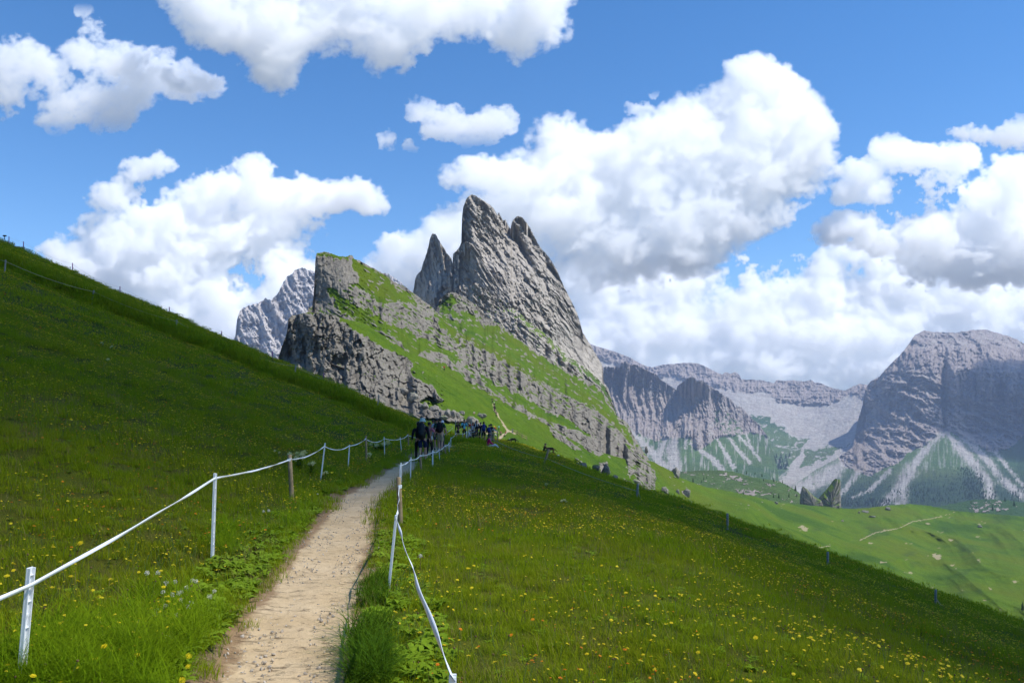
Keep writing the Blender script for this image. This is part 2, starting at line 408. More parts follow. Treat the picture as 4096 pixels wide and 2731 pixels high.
grass2 = [[(1412,1035),(1483,1075),(1556,1115),(1576,1150),(1650,1180),(1670,1225),(1603,1200),(1543,1212),(1490,1198),(1462,1158),(1409,1145),(1395,1138),(1440,1130),(1430,1090),(1410,1075)],
          [(1255,1012),(1300,1008),(1345,1020),(1400,1026),(1395,1036),(1340,1034),(1290,1020),(1262,1022)],
          [(1305,1155),(1345,1160),(1380,1195),(1420,1222),(1470,1238),(1520,1275),(1560,1300),(1640,1320),(1660,1350),(1700,1350),(1760,1380),(1820,1415),(1850,1460),(1780,1420),(1700,1395),(1670,1420),(1690,1450),(1640,1410),(1560,1330),(1500,1320),(1450,1290),(1400,1270),(1360,1240),(1335,1195)],
          [(1730,1240),(1800,1305),(1880,1370),(1960,1410),(2060,1480),(2000,1470),(1900,1415),(1830,1370),(1760,1300)],
          [(1690,1440),(1770,1450),(1850,1500),(1900,1540),(1990,1590),(2060,1640),(1990,1620),(1880,1560),(1780,1490)],
          [(1900,1470),(1990,1530),(2080,1570),(2180,1640),(2280,1680),(2380,1760),(2300,1720),(2180,1680),(2060,1610),(1960,1560)]]
def w2(PX, PY):
    g = soft(PX, PY, grass2, 13, 26, 13)
    a, b = rot(PX, PY, 32)
    n = fbm(a/34, b/8, 5, .6, 33)
    big = inpoly(PX, PY, [(2180,1640),(2330,1640),(2480,1750),(2540,1830),(2480,1860),(2250,1740)])   # bare overhanging wall
    blk = inpoly(PX, PY, [(1250,1015),(1410,1035),(1440,1130),(1370,1145),(1380,1190),(1240,1230)])
    n = n-.22*big-.2*blk
    g = np.clip(g*sstep(.3, .16, n)+(1-g)*sstep(.10, .2, n), 0, 1)
    return wts(PX, blur(g, 1))
def sh2(PX, PY, W, D):
    a, b = rot(PX, PY, 34); R = 1-blur(W[..., 0], 2)
    wx = PX+9*fbm(PX/40, PY/40, 4)
    v, e = facet(wx/24, PY/46, 5); v2, e2 = facet(PX/11, PY/14, 9)
    blk = sstep(1460, 1400, PX)*sstep(1240, 1150, PY)
    s = R*(-11*(ridged(wx/70, PY/190, 5, .55, 22)-.5) - 3.6*v - 2.1*v2 - 3*(ridged(wx/26, PY/50, 5, .68, 3)-.5) - 4.5 - 2.0*(ridged(a/130, b/24, 4, .6, 8)-.5)) - (1-R)*(4.0*ridged(a/60, b/12, 4, .55, 8)+4.5*fbm(PX/30, PY/16, 5, .62, 4))
    s = s*(1-.45*blk) - blk*R*3.5*(ridged(wx/60, PY/240, 4, .55, 3)-.5)
    return s*(D/330)
relief('summit_block', M_near, sk2, lambda x: np.interp(x, [1225,1400,2100,2650], [1420,1480,1780,1990]), d2, 2, sh2, w2, rough=3.4, seed=8.7, terr=lambda X, Y: .6*sstep(1430, 1560, X))
tag(bpy.data.objects['summit_block'], kind='structure')

# ---- E1: lower crag, the long bright ramp, the saddle and the rolling pastures to the right
sk1 = [(1106,1460),(1112,1432),(1131,1376),(1149,1329),(1153,1276),(1168,1262),(1201,1256),(1235,1249),(1295,1256),(1329,1262),(1369,1272),(1409,1282),(1469,1297),(1503,1323),(1570,1366),(1637,1410),(1703,1433),(1770,1480),(1837,1523),(1904,1563),(1985,1604),(2100,1655),(2200,1705),(2290,1760),(2365,1798),(2450,1822),(2520,1842),(2580,1842),(2603,1842),(2647,1864),(2690,1886),(2723,1911),(2766,1927),(2820,1946),(2896,1960),(3005,1982),(3113,2009),(3230,2020),(3300,2025),(3400,2035),(3480,2030),(3560,2020),(3640,2015),(3720,2022),(3800,2040),(3900,2050),(4096,2065),(4350,2090)]
d1 = tps([(1112,1430),(1153,1270),(1300,1256),(1300,1500),(1500,1600),(1700,1660),(1850,1720),(2000,1750),(2200,1850),(2500,2000),(2700,2080),(3000,2200),(3300,2350),(3700,2480),(4100,2600),(4350,2700),
          (1500,1330),(1770,1480),(2000,1610),(2290,1760),(2600,1845),(2723,1911),(2896,1960),(3113,2009),(3400,2035),(3640,2015),(3900,2050),(4300,2085),
          (3200,2120),(3500,2180),(3900,2280),(3400,2280),(3800,2180),(4200,2400),(3000,2060)],
         [262,270,262,225,205,190,185,235,240,280,300,310,320,330,340,350,
          278,300,315,335,440,520,620,760,900,980,1000,1050,
          520,600,560,440,760,450,430])
rock1 = [[(1100,1470),(1110,1430),(1150,1330),(1150,1255),(1300,1250),(1345,1266),(1390,1300),(1440,1335),(1500,1370),(1560,1400),(1625,1425),(1650,1450),(1640,1490),(1655,1510),(1700,1530),(1730,1545),(1760,1580),(1762,1600),(1700,1590),(1680,1610),(1720,1640),(1760,1640),(1820,1660),(1860,1675),(1840,1690),(1790,1680),(1700,1680),(1500,1640)]]
boul1 = [[(1690,1640),(1760,1630),(1850,1660),(1870,1690),(1800,1690)],[(1868,1672),(1882,1662),(1900,1672),(1930,1700),(1918,1712),(1870,1700)],
         [(2395,1850),(2430,1845),(2442,1890),(2420,1905),(2400,1890)],[(2300,1830),(2330,1845),(2340,1868),(2310,1860)],
         [(2550,1860),(2600,1870),(2625,1915),(2600,1920),(2570,1900)],[(2650,1950),(2680,1960),(2670,1975)],[(2720,1960),(2760,1970),(2750,1990)],
         [(2480,1905),(2530,1930),(2560,1950),(2520,1945)],[(2560,1930),(2610,1940),(2600,1955)],[(2600,2040),(2660,2050),(2650,2065)],
         [(2830,2050),(2870,2040),(2895,2075),(2860,2080)],[(2190,1700),(2250,1740),(2330,1800),(2300,1800),(2220,1750)],[(2330,1775),(2420,1815),(2400,1825),(2350,1805)]]
path1 = [((1900,1705),(1960,1740),3),((1960,1748),(1990,1765),5),((1990,1770),(2005,1745),9),((2005,1745),(2035,1722),6),((2030,1722),(2010,1690),5),((2012,1690),(1995,1668),3),((1990,1655),(1978,1640),5),((1980,1640),(1970,1615),3),((1995,1668),(1985,1650),3),((2035,1722),(2012,1700),4),((1930,1720),(1990,1728),5),((2035,1722),(2060,1735),4),
         ((3230,2200),(3245,2190),3),((3270,2190),(3320,2182),3),((3440,2160),(3500,2130),4),((3500,2130),(3600,2110),3),((3600,2110),(3650,2085),4),((3650,2085),(3770,2065),3),((3760,2062),(3800,2056),2),
         ((3800,2400),(3880,2418),3),((3880,2418),(3925,2450),4)]
def segmask(PX, PY, segs, k=1.0, wob=2.5):
    X = PX+wob*noise(PX/9, PY/9); Y = PY+wob*noise(PX/9+30, PY/9)
    r = np.zeros(PX.shape)
    for (ax, ay), (bx, by), wd in segs:
        dx, dy = bx-ax, by-ay; L = dx*dx+dy*dy
        t = np.clip(((X-ax)*dx+(Y-ay)*dy)/L, 0, 1)
        d = np.hypot(X-ax-t*dx, Y-ay-t*dy)
        r = np.maximum(r, sstep(wd*k*(1.25 if wob < 3.5 else 1.7), wd*k*(.55 if wob < 3.5 else .1), d+(0 if wob < 3.5 else wd*.5*fbm(PX/9, PY/22, 4, .6, 3))))
    return r
def w1(PX, PY):
    R = soft(PX, PY, rock1, 11, 26, 43); a, b = rot(PX, PY, 32)
    n = fbm(a/20, b/9, 5, .6, 53)
    R = R*sstep(-.42, -.3, -n)                       # small turf ledges on the crag
    R = np.maximum(R, soft(PX, PY, boul1, 7, 12, 47)*sstep(.3, .1, n))
    # crags strewn down the right-hand slope near the ramp
    zone = inpoly(PX, PY, [(2180,1690),(2600,1840),(2760,1930),(2800,2010),(2700,2060),(2500,1960),(2350,1860)])*1.
    R = np.maximum(R, zone*sstep(.30, .38, fbm(a/22, b/12, 5, .6, 63)))
    z2 = inpoly(PX, PY, [(1625,1425),(1760,1500),(1790,1580),(1760,1640),(1640,1560)])*1.
    R = np.maximum(R, z2*sstep(.22, .3, fbm(a/18, b/9, 5, .6, 73)))
    far = sstep(2800, 2950, PX)
    R = np.maximum(R, far*sstep(.47, .5, fbm(PX/13, PY/6, 4, .6, 83)+.16*sstep(2080, 2020, PY)))
    e = np.where(PX > 2600, segmask(PX, PY, path1, .42)*.75, segmask(PX, PY, path1, .72))
    dirt = far*sstep(.44, .54, fbm(PX/60, PY/26, 4, .5, 93)+.28*soft(PX, PY, [[(3590,2270),(3640,2280),(3660,2300),(3600,2295)],[(3750,2120),(3830,2140),(3800,2165)],[(3880,2200),(3930,2230),(3920,2250)],[(3190,2100),(3240,2110),(3230,2130)],[(3720,2200),(3770,2240),(3750,2245)],[(3940,2330),(3985,2370),(3980,2385)]], 8, 20, 3))
    s = far*sstep(.2, .5, fbm(PX/170, PY/60, 4, .55, 11))*.35        # dark colour patches that stand for shading on the rolling pasture
    return wts(PX, 1-blur(R, 1), 0, s, np.maximum(e, dirt*.7))
def sh1(PX, PY, W, D):
    a, b = rot(PX, PY, 34); R = 1-blur(W[..., 0], 2)
    wx = PX+10*fbm(PX/50, PY/50, 4); 
    v, e = facet(wx/30, PY/62, 5); v2, e2 = facet(PX/13, PY/17, 9)
    far = sstep(2650, 3000, PX)
    crag = R*(-16*(ridged(wx/95, PY/260, 5, .55, 32)-.5) - 4.6*v - 2.4*v2 - 2.6*(ridged(wx/30, PY/60, 5, .68, 12)-.5) - 5)
    xr = np.interp(PY, [1430,1520,1590,1650,1720], [1640,1760,1870,1960,2010])
    turf = (-3.6*ridged(a/90, b/26, 4, .5, 42) - 1.5*ridged(PX/40, PY/5.5, 3, .5, 4) - 3.0*fbm(PX/26, PY/13, 4, .6, 24))*(1-far)*(1-R) + .15*np.clip(xr-PX, 0, 200)*sstep(1430, 1500, PY)*(1-far)*sstep(1590, 1680, PX)*(1-.7*R) + .5*noise(PX/16, PY/7)
    a2, b2 = rot(PX, PY, 28)
    roll = far*(-62*sstep(10, 110, PY-skyfn(sk1)(PX))*(ridged(a2/360, b2/120, 2, .35, 52)-.5)-13*fbm(a2/110+2, b2/46, 3, .45, 17)-2.5*fbm(PX/44, PY/22, 4, .55, 7) - 6*far*R*v2*.4)*(D/450)
    return (crag*(D/240)+turf*(D/240))*(1-far*.6)+roll
def bot1(x): return np.interp(x, [1106,1500,1850,2000,2400,3000,3600,4096,4350], [1560,1720,1820,1850,2000,2260,2480,2640,2740])
_, GRID1 = relief('pasture_hills', M_near, sk1, bot1, d1, 2.6, sh1, w1, rough=2.2, seed=6.1, back=.08, terr=lambda X, Y: .6*sstep(2750, 2500, X))
hills = structure(bpy.data.objects['pasture_hills'])

# ---- mid valley knolls
skG = [(2560,1900),(2658,1888),(2723,1886),(2788,1882),(2869,1879),(2940,1887),(3005,1906),(3113,1922),(3160,1945),(3194,1968),(3260,2030)]
dG = tps([(2600,1890),(2870,1880),(3113,1922),(2700,2000),(3000,2020),(3250,2030)], [1150,1250,1150,800,800,900])
def wG(PX, PY):
    n = fbm(PX/26, PY/10, 5, .6, 5); R = sstep(.12, .2, n-.12+.3*soft(PX, PY, [[(2870,1895),(2940,1893),(2990,1925),(2930,1920)],[(2940,1955),(3030,1960),(3060,1985),(2960,1980)],[(3050,1935),(3110,1940),(3100,1950)],[(2760,1940),(2850,1960),(2830,1972)]], 6, 12, 1))
    return wts(PX, 1-R, 0, .35*sstep(1905, 1880, PY)*sstep(2950, 2800, PX))
def shG(PX, PY, W, D): return (-40*(ridged(PX/120, PY/34, 5, .5, 2)-.5)-12*(1-W[..., 0])-8*fbm(PX/14, PY/8, 4))
structure(relief('valley_knoll', M_far, skG, 2080, dG, 2.4, shG, wG, rough=2, seed=3.1)[0])
skK = [(3690,2045),(3742,2027),(3823,2011),(3877,2000),(3959,1994),(4040,2000),(4096,2009),(4350,2030)]
dK = tps([(3690,2040),(3960,1994),(4300,2030),(3800,2100),(4200,2100)], [1500,1600,1600,1300,1300])
def wK(PX, PY):
    R = sstep(.1, .2, fbm(PX/22, PY/10, 5, .6, 5)-.25+.30*inpoly(PX, PY, [(3880,2010),(4000,2000),(4040,2040),(3900,2050)]))
    return wts(PX, 1-R)
structure(relief('right_knoll', M_far, skK, 2110, dK, 2.4, shG, wK, rough=2, seed=2.1)[0])

# ---- far range closing the valley: plateau, cirque and scree
skF = [(2300,1372),(2365,1377),(2408,1391),(2463,1407),(2517,1429),(2560,1453),(2593,1467),(2620,1467),(2647,1459),(2690,1456),(2734,1451),(2788,1452),(2820,1464),(2853,1483),(2891,1497),(2902,1489),(2923,1494),(2940,1487),(2958,1499),(2964,1516),(3005,1518),(3048,1521),(3097,1532),(3105,1521),(3167,1521),(3221,1526),(3243,1519),(3260,1529),(3287,1532),(3308,1545),(3379,1563),(3406,1548),(3438,1535),(3471,1540),(3560,1545)]
dF = tps([(2300,1380),(2600,1467),(2800,1452),(3000,1520),(3240,1520),(3470,1540),(3000,1640),(3250,1680),(3450,1680),(2900,1800),(3200,1830),(3350,1900),(2500,1600),(3100,1990),(2900,1960)],
         [5200,5400,5400,5200,5300,5100,4700,4700,4500,3900,3900,3400,5000,2900,3000])
def bandF(PX, PY):                                   # cliff band under the rim
    c = np.interp(PX, [2365,2600,2700,2850,2900,3000,3060,3110,3200,3290,3340,3400,3470], [1420,1500,1500,1540,1550,1570,1560,1600,1610,1615,1600,1570,1590])
    return sstep(12, -8, PY-c+14*fbm(PX/22, PY/22, 4, .6, 3))
def wF(PX, PY):
    rock = bandF(PX, PY)
    a, b = rot(PX, PY, 40)
    green = soft(PX, PY, [[(2990,1670),(3050,1660),(3120,1700),(3160,1740),(3220,1770),(3190,1830),(3150,1880),(3100,1930),(3000,1960),(2800,1960),(2700,1900),(2900,1720)],
                          [(3200,1745),(3240,1755),(3210,1770)],[(3220,1800),(3330,1790),(3410,1770),(3300,1830),(3200,1870)]], 16, 40, 9)
    green = green*sstep(.32, .15, fbm(PX/26, PY/14, 5, .6, 9))
    gully = segmask(PX, PY, [((2960,1680),(2990,1750),4),((2990,1750),(3020,1790),5),((3020,1790),(3060,1830),4),((2900,1740),(2930,1800),4),((2930,1800),(2990,1840),6),((3220,1780),(3200,1830),4),((3200,1830),(3170,1870),4),((3170,1870),(3110,1915),6),((3110,1915),(3090,1930),6),((3100,1780),(3180,1800),3),((3180,1800),(3215,1790),3)], .8, 4)
    sc = (1-rock)*(1-green)*(.62+.38*sstep(-.25, .2, fbm(PX/60, PY/26, 5, .6, 19))); sc = np.maximum(sc, gully*.9)
    trees = soft(PX, PY, [[(3060,1810),(3120,1830),(3160,1830),(3150,1880),(3100,1900),(3070,1880)],[(3080,1880),(3110,1900),(3090,1940),(3060,1930)]], 12, 18, 5)*sstep(0, .2, fbm(PX/12, PY/12, 3))
    return wts(PX, np.clip(green+.35*sstep(.1, .3, fbm(PX/40, PY/14, 5, .6, 29))*sstep(1720, 1800, PY), 0, 1)*(1-rock), sc*(1-rock*.9)*.9, trees*.8)
def shF(PX, PY, W, D):
    rock = bandF(PX, PY)
    a, b = rot(PX, PY, 80)
    v, e = facet(PX/22, PY/22, 3)
    return -rock*(160*ridged(PX/60, PY/140, 6, .6, 2)+30*v+36*(ridged(PX/200, PY/13, 4, .55, 3)-.5)+70*(ridged(PX/16, PY/18, 5, .66, 3)-.5)) - (1-rock)*(16*ridged((PX+.5*(PY-1700)*sstep(3150, 3400, PX))/26, PY/150, 4, .5, 6)+90*fbm(PX/150, PY/70, 4, .5, 8)+16*fbm(PX/12, PY/12, 4))
_o, GRIDF = relief('cirque_range', M_far, skF, 2040, dF, 2.6, shF, wF, rough=3, seed=2.9); structure(_o)

# ---- crags in front of it, with scree fans running out of the gullies
skW = [(2330,1460),(2400,1467),(2435,1467),(2479,1467),(2484,1448),(2506,1445),(2522,1459),(2555,1461),(2587,1483),(2620,1494),(2647,1521),(2679,1543),(2706,1559),(2709,1543),(2734,1526),(2755,1510),(2777,1510),(2785,1526),(2809,1521),(2834,1543),(2864,1559),(2896,1581),(2923,1597),(2940,1619),(2972,1629),(2988,1656),(3021,1684),(3062,1730),(3090,1800),(3110,1880),(3120,1930)]
dW = tps([(2330,1470),(2500,1445),(2620,1500),(2706,1560),(2770,1510),(2896,1581),(3020,1690),(2400,1700),(2500,1715),(2620,1755),(2760,1740),(2800,1790),(2900,1760),(3000,1780),(2500,1850),(2700,1900),(2900,1900),(3050,1880)],
         [3700,3650,3750,3850,3450,3700,3800,3350,3300,3250,3100,3060,3250,3400,2700,2450,2500,2700])
def footW(PX): return np.interp(PX, [2330,2517,2540,2582,2625,2652,2700,2765,2775,2790,2815,2840,2870,2900,2950,3000,3060,3120], [1690,1705,1730,1745,1765,1752,1750,1748,1790,1795,1790,1770,1750,1745,1740,1730,1740,1800])
def wW(PX, PY):
    dd = PY-footW(PX)+9*fbm(PX/14, PY/14, 4, .6, 1); rock = sstep(6, -6, dd)
    fans = segmask(PX, PY, [((2530,1725),(2560,1760),7),((2560,1760),(2600,1800),12),((2600,1800),(2660,1870),16),((2600,1730),(2590,1745),5),((2700,1750),(2690,1800),13),((2690,1800),(2700,1885),26),((2660,1755),(2630,1850),10),((2745,1755),(2740,1790),5),((2762,1770),(2800,1800),6),((2800,1800),(2850,1835),9),((2850,1835),(2890,1880),12),
                            ((2860,1740),(2895,1800),5),((2895,1800),(2935,1870),8),((2920,1755),(2960,1810),6),((2960,1810),(3000,1850),7),((2945,1730),(3000,1790),5),((2965,1690),(3010,1800),5),((3010,1800),(3040,1840),5),((2850,1720),(2865,1745),4)], 1.0, 7)
    streak = sstep(.1, .3, fbm(PX/11, PY/90, 4, .6, 5)+.15*sstep(2760, 2600, PX))
    green = (1-rock)*(1-np.maximum(fans, streak*.55))
    sc = (1-rock)*np.maximum(fans, streak*.6)
    # green ledges on the right-hand crags
    a, b = rot(PX, PY, 50)
    led = rock*sstep(.18, .3, fbm(a/20, b/14, 5, .6, 15)+.3*soft(PX, PY, [[(2850,1620),(2920,1660),(2980,1720),(2930,1760),(2860,1700)]], 10, 20, 3)-.12)
    led *= sstep(2820, 2870, PX)
    # pale rubble on the less steep side of the ribs
    rub = rock*sstep(.1, .32, fbm(a/26, b/16, 5, .62, 25)+.18*soft(PX, PY, [[(2520,1460),(2600,1490),(2700,1570),(2705,1650),(2690,1700),(2640,1640),(2560,1540)],[(2910,1560),(2960,1600),(3000,1640),(2950,1640)]], 12, 20, 5))
    return wts(PX, np.clip(green+led*.8, 0, 1), np.clip(sc+rub*.55, 0, 1), (1-rock)*.5*sstep(.25, .4, fbm(PX/16, PY/10, 4, .6, 35)+.15*sstep(1860, 1900, PY)))
def shW(PX, PY, W, D):
    dd = PY-footW(PX); rock = sstep(10, -10, dd)
    v, e = facet(PX/30, PY/90, 3); v2, e2 = facet(PX/13, PY/30, 3)
    rib = ridged(PX/62+.25*noise(PY/90, PX*0), PY/380, 5, .6, 2.4)
    gap = 120*np.exp(-((PX-2707-12*noise(PY/50, PX*0))/12)**2)*sstep(1760, 1560, PY) + 70*np.exp(-((PX-2768-(PY-1600)*.02)/6)**2)*sstep(1520, 1600, PY)
    return -rock*(330*(rib-.4)+50*v+26*v2+80*(ridged(PX/17, PY/26, 5, .66, 3)-.5)) + rock*gap - (1-rock)*(26*ridged(PX/20, PY/110, 4, .5, 6)+8*fbm(PX/9, PY/9, 4))
structure(relief('crag_wall', M_far, skW, 1990, dW, 2.4, shW, wW, rough=6, seed=9.1)[0])

# ---- big flat-topped massif on the right
skM = [(3060,2010),(3100,1988),(3180,1935),(3260,1880),(3350,1832),(3410,1790),(3422,1740),(3430,1690),(3450,1620),(3460,1560),(3471,1540),(3482,1526),(3520,1505),(3547,1472),(3579,1440),(3612,1407),(3639,1369),(3661,1337),(3693,1323),(3742,1329),(3823,1329),(3894,1320),(3942,1318),(3986,1331),(4040,1345),(4096,1372),(4200,1420),(4350,1480)]
dM = tps([(3060,2000),(3300,1860),(3425,1720),(3471,1540),(3640,1369),(3700,1323),(3940,1318),(4096,1372),(4300,1450),(3700,1410),(3950,1410),(4150,1440),(3500,1800),(3700,1760),(3900,1760),(4100,1800),(3450,1900),(3480,1940),(3700,1990),(3900,2010),(4200,2010),(3770,1740),(3600,1560),(3850,1600),(4100,1600),(4300,1750)],
         [2900,3500,4000,4150,4250,4500,4550,4450,4300,4020,3980,3900,3500,3450,3450,3350,3150,2950,2500,2400,2400,3450,3830,3750,3650,3300])
def footM(PX): return np.interp(PX, [3060,3330,3370,3418,3440,3480,3540,3600,3630,3700,3760,3790,3830,3900,3960,4040,4096,4350], [1700,1790,1860,1880,1890,1905,1870,1850,1810,1780,1730,1720,1740,1770,1810,1790,1740,1700])
fanM = [((3765,1735),(3700,1800),9),((3700,1800),(3640,1880),12),((3640,1880),(3600,1950),20),((3600,1950),(3540,2010),16),((3610,1950),(3600,2010),20),((3780,1720),(3830,1780),9),((3830,1780),(3900,1860),16),((3900,1860),(3960,1940),16),((3950,1930),(3965,2010),18),((3850,1740),(3950,1840),11),((3950,1840),(4010,1920),12),((4010,1920),(4100,1990),14),((3960,1770),(3990,1820),7),((3990,1820),(4100,1950),6),
        ((3430,1800),(3330,1890),16),((3330,1890),(3200,1960),26),((3250,1930),(3150,1990),22),((3445,1870),(3400,1930),9),((3400,1930),(3365,1970),9),((3560,1880),(3480,1960),7),((3480,1960),(3410,1990),4),((3770,1690),(3770,1740),6),((3775,1600),(3772,1700),5)]
def wM(PX, PY):
    dd = PY-footM(PX)+12*fbm(PX/18, PY/18, 4, .6, 1); rock = sstep(6, -6, dd)
    fans = segmask(PX, PY, fanM, 1.45, 8)*sstep(-26, 0, dd+6)*(.6+.4*sstep(-.2, .15, fbm(PX/14, PY/60, 4, .6, 6)))
    fans = np.maximum(fans, segmask(PX, PY, fanM[-2:], 1.0, 6)*.8)
    fans *= 1-.9*sstep(.36, .42, fbm(PX/18, PY/26, 4, .6, 51))
    pine = (1-rock)*np.clip(sstep(1860, 1960, PY+44*fbm(PX/60, PY/40, 4, .55, 61)+30*sstep(3800, 3900, PX)), 0, 1)*sstep(3330, 3380, PX)
    pine = np.maximum(pine, soft(PX, PY, [[(3230,1960),(3320,1940),(3300,2000),(3230,2000)]], 8, 20, 3))*sstep(.5, .3, fbm(PX/10, PY/6, 3, .6, 5))
    cone = (1-rock)*soft(PX, PY, [[(3765,1735),(3790,1740),(3880,1850),(3830,1880),(3760,1870),(3700,1890),(3660,1900)]], 8, 26, 3)
    streak = sstep(0, .3, fbm(PX/10, PY/70, 4, .6, 5))
    lit = rock*soft(PX, PY, [[(3630,1450),(3700,1500),(3770,1480),(3775,1560),(3770,1690),(3700,1700),(3600,1680),(3560,1600),(3540,1540)],[(3650,1340),(3700,1325),(3950,1320),(4096,1370),(4096,1400),(3950,1370),(3800,1400),(3700,1390),(3640,1380)],[(3950,1640),(4096,1600),(4096,1700),(3960,1700)]], 16, 40, 7)
    a, b = rot(PX, PY, 20)
    rub = sstep(-.05, .25, fbm(a/30, b/12, 5, .62, 25))
    sc = (1-rock)*np.maximum(fans, cone*streak*.5+.45*streak*sstep(3440, 3380, PX))
    sc = np.clip(sc+lit*rub*.6+fans*rock*.6, 0, 1)  # pale rubble colour also paints the sunlit look of the massif's slabs
    return wts(PX, (1-rock)*(1-fans), sc, pine*(1-fans)*(1-cone*.7))
def shM(PX, PY, W, D):
    dd = PY-footM(PX); rock = sstep(12, -12, dd)
    v, e = facet(PX/48, PY/40, 3); v2, e2 = facet(PX/18, PY/16, 3)
    ft = np.interp(PX, [3471,3640,3700,3850,3950,4096,4300], [1520,1390,1385,1385,1375,1400,1450])      # foot of the summit plateau
    fb = np.interp(PX, [3471,3600,3700,3780,3850,4096,4300], [1540,1480,1480,1500,1600,1620,1620])      # foot of the upper wall
    wall = sstep(-8, 10, PY-ft)*sstep(20, -20, PY-fb)
    wx = PX+16*fbm(PX/60, PY/60, 4, .55, 2); aa, bb = rot(PX, PY, 24)
    r = 260*(ridged(wx/90, PY/330, 6, .58, 4)-.5)*wall + 240*(ridged(aa/150, bb/62, 6, .6, 14)-.5)*(1-wall) + 22*(ridged(PX/260, PY/16+.8*noise(PX/90, PY/60), 4, .55, 6)-.5)
    gul = 110*np.exp(-((PX-3775-10*noise(PY/40, PX*0))/11)**2)*sstep(1400, 1480, PY)
    rib = 90*sstep(3778, 3830, PX)*sstep(1420, 1500, PY)*sstep(1700, 1600, PY)
    fan = -(1-rock)*(20*ridged(PX/24, PY/100, 4, .5, 6)+9*fbm(PX/8, PY/6, 4)+14*W[..., 2]*noise(PX/5, PY/4))
    return rock*(-r-40*v-24*v2-70*(ridged(PX/17, PY/16, 5, .66, 3)-.5)+gul*1.6-rib*1.6)+fan
_o, GRIDM = relief('flat_topped_massif', M_far, skM, 2060, dM, 2.6, shM, wM, rough=4, seed=1.9); structure(_o)
# ================================================================ the meadow we stand in
_py = [0, 2, 4.87, 6.84, 10.6, 15.9, 23, 29, 36, 56.6, 75, 200]
_px = [-.35, -.85, -1.40, -1.75, -2.31, -3.05, -3.43, -3.80, -4.0, -4.35, -4.4, -4.4]
def pathx(y): return np.interp(y, _py, _px)
_rx = [0, .42, .6, 1.5, 5, 8, 12.8, 20, 36, 60, 140]
_rz = [0, 0, .03, -.06, -.66, -1.45, -3.05, -5.4, -11.1, -20, -50]
_lx = [0, .42, .62, 1.4, 2.6, 6, 60, 200]
_lz = [0, 0, .10, .26, .68, 2.05, 24.2, 80]
def crest(x): return np.interp(x, [-200, -64, -27, 1, 6.6, 15.6, 32, 80], [120, 100, 84, 76, 62, 54, 49, 46])
def G(x, y, detail=True):
    x = np.asarray(x, float); y = np.asarray(y, float)
    dx = x-pathx(y)
    wob = .05*noise(y*1.3, y*0)+.09*noise(y*.35, y*0+5)
    zr = np.interp(dx-wob, _rx, _rz); zl = np.interp(-dx-wob, _lx, _lz)
    zr = zr*sstep(-2, 4, y)+zr*.3*(1-sstep(-2, 4, y))
    z = np.where(dx > 0, zr, zl)
    off = np.minimum(np.abs(dx)-.45, 3); m = np.clip(off, 0, 3)/3
    z = z + m*(.22*noise(x/5+3, y/7)+.10*noise(x/1.7, y/2.1+9)) + sstep(.5, .9, np.abs(dx))*.03*noise(x/.4, y/.5)
    z = z - 1.2*sstep(4, 30, dx)*sstep(20, 60, y)*0
    # a furrow across the left slope below the upper fence
    fy = 56+.10*(x+20)
    z = z + sstep(-6, -12, x)*(.5*np.exp(-((y-fy)/1.2)**2))
    c = crest(x)+1.2*noise(x/7, x*0+2)
    o = np.maximum(0, y-c)
    z = z - np.minimum(.012*o*o, .6*o)
    return z
def groundmat():
    m, nt = new_mat('meadow_ground'); t = NT(nt); pos = t.pos()
    a = t.noise(pos, .35, 5, .6); b = t.noise(pos, 3.2, 5, .65); c = t.noise(pos, 17, 4, .7); d = t.noise(pos, 60, 3, .7)
    col = t.mix(t.rng(b, .35, .65), (.080, .100, .006), (.130, .145, .008))
    col = t.mix(t.rng(a, .4, .62, 0, .6), col, (.105, .098, .012))
    col = t.mix(t.rng(c, .45, .75, 0, .6), col, (.016, .038, .006))
    col = t.mix(t.rng(d, .55, .75, 0, .5), col, (.13, .17, .03))
    e = t.attr('soil', 'Fac')
    soil = t.mix(t.rng(c, .3, .7), (.17, .105, .055), (.36, .26, .15))
    col = t.mix(t.rng(t.math('ADD', e, t.math('MULTIPLY', t.math('SUBTRACT', b, .5), .8)), .4, .62), col, soil)
    h = t.math('ADD', t.math('MULTIPLY', c, .6), t.math('MULTIPLY', d, .3))
    t.out(t.bsdf(col, .95, t.bump(h, .9, .12), .1).outputs[0]); return m
def axis(lo, hi, n, c, k):                            # denser near c
    s = np.linspace(-1, 1, n); a = np.sinh(s*k)/np.sinh(k)
    return np.where(a < 0, c+a*(c-lo), c+a*(hi-c))
gx = axis(-150, 130, 560, -1.2, 3.6); gy = axis(-12, 175, 560, 4.5, 3.2)
GX, GY2 = np.meshgrid(gx, gy)
GZ = G(GX, GY2)
dxp = np.abs(GX-pathx(GY2))
GZ = GZ - .035*(dxp < .40)
soil = sstep(.80, .52, dxp+.10*noise(GX*1.5, GY2*1.5))*(GY2 < 62)
me = np_mesh('meadow', np.stack([GX, GY2, GZ], -1).reshape(-1, 3), grid_faces(*GX.shape), {'soil': ('FLOAT', soil)})
structure(link('meadow', me, groundmat()))

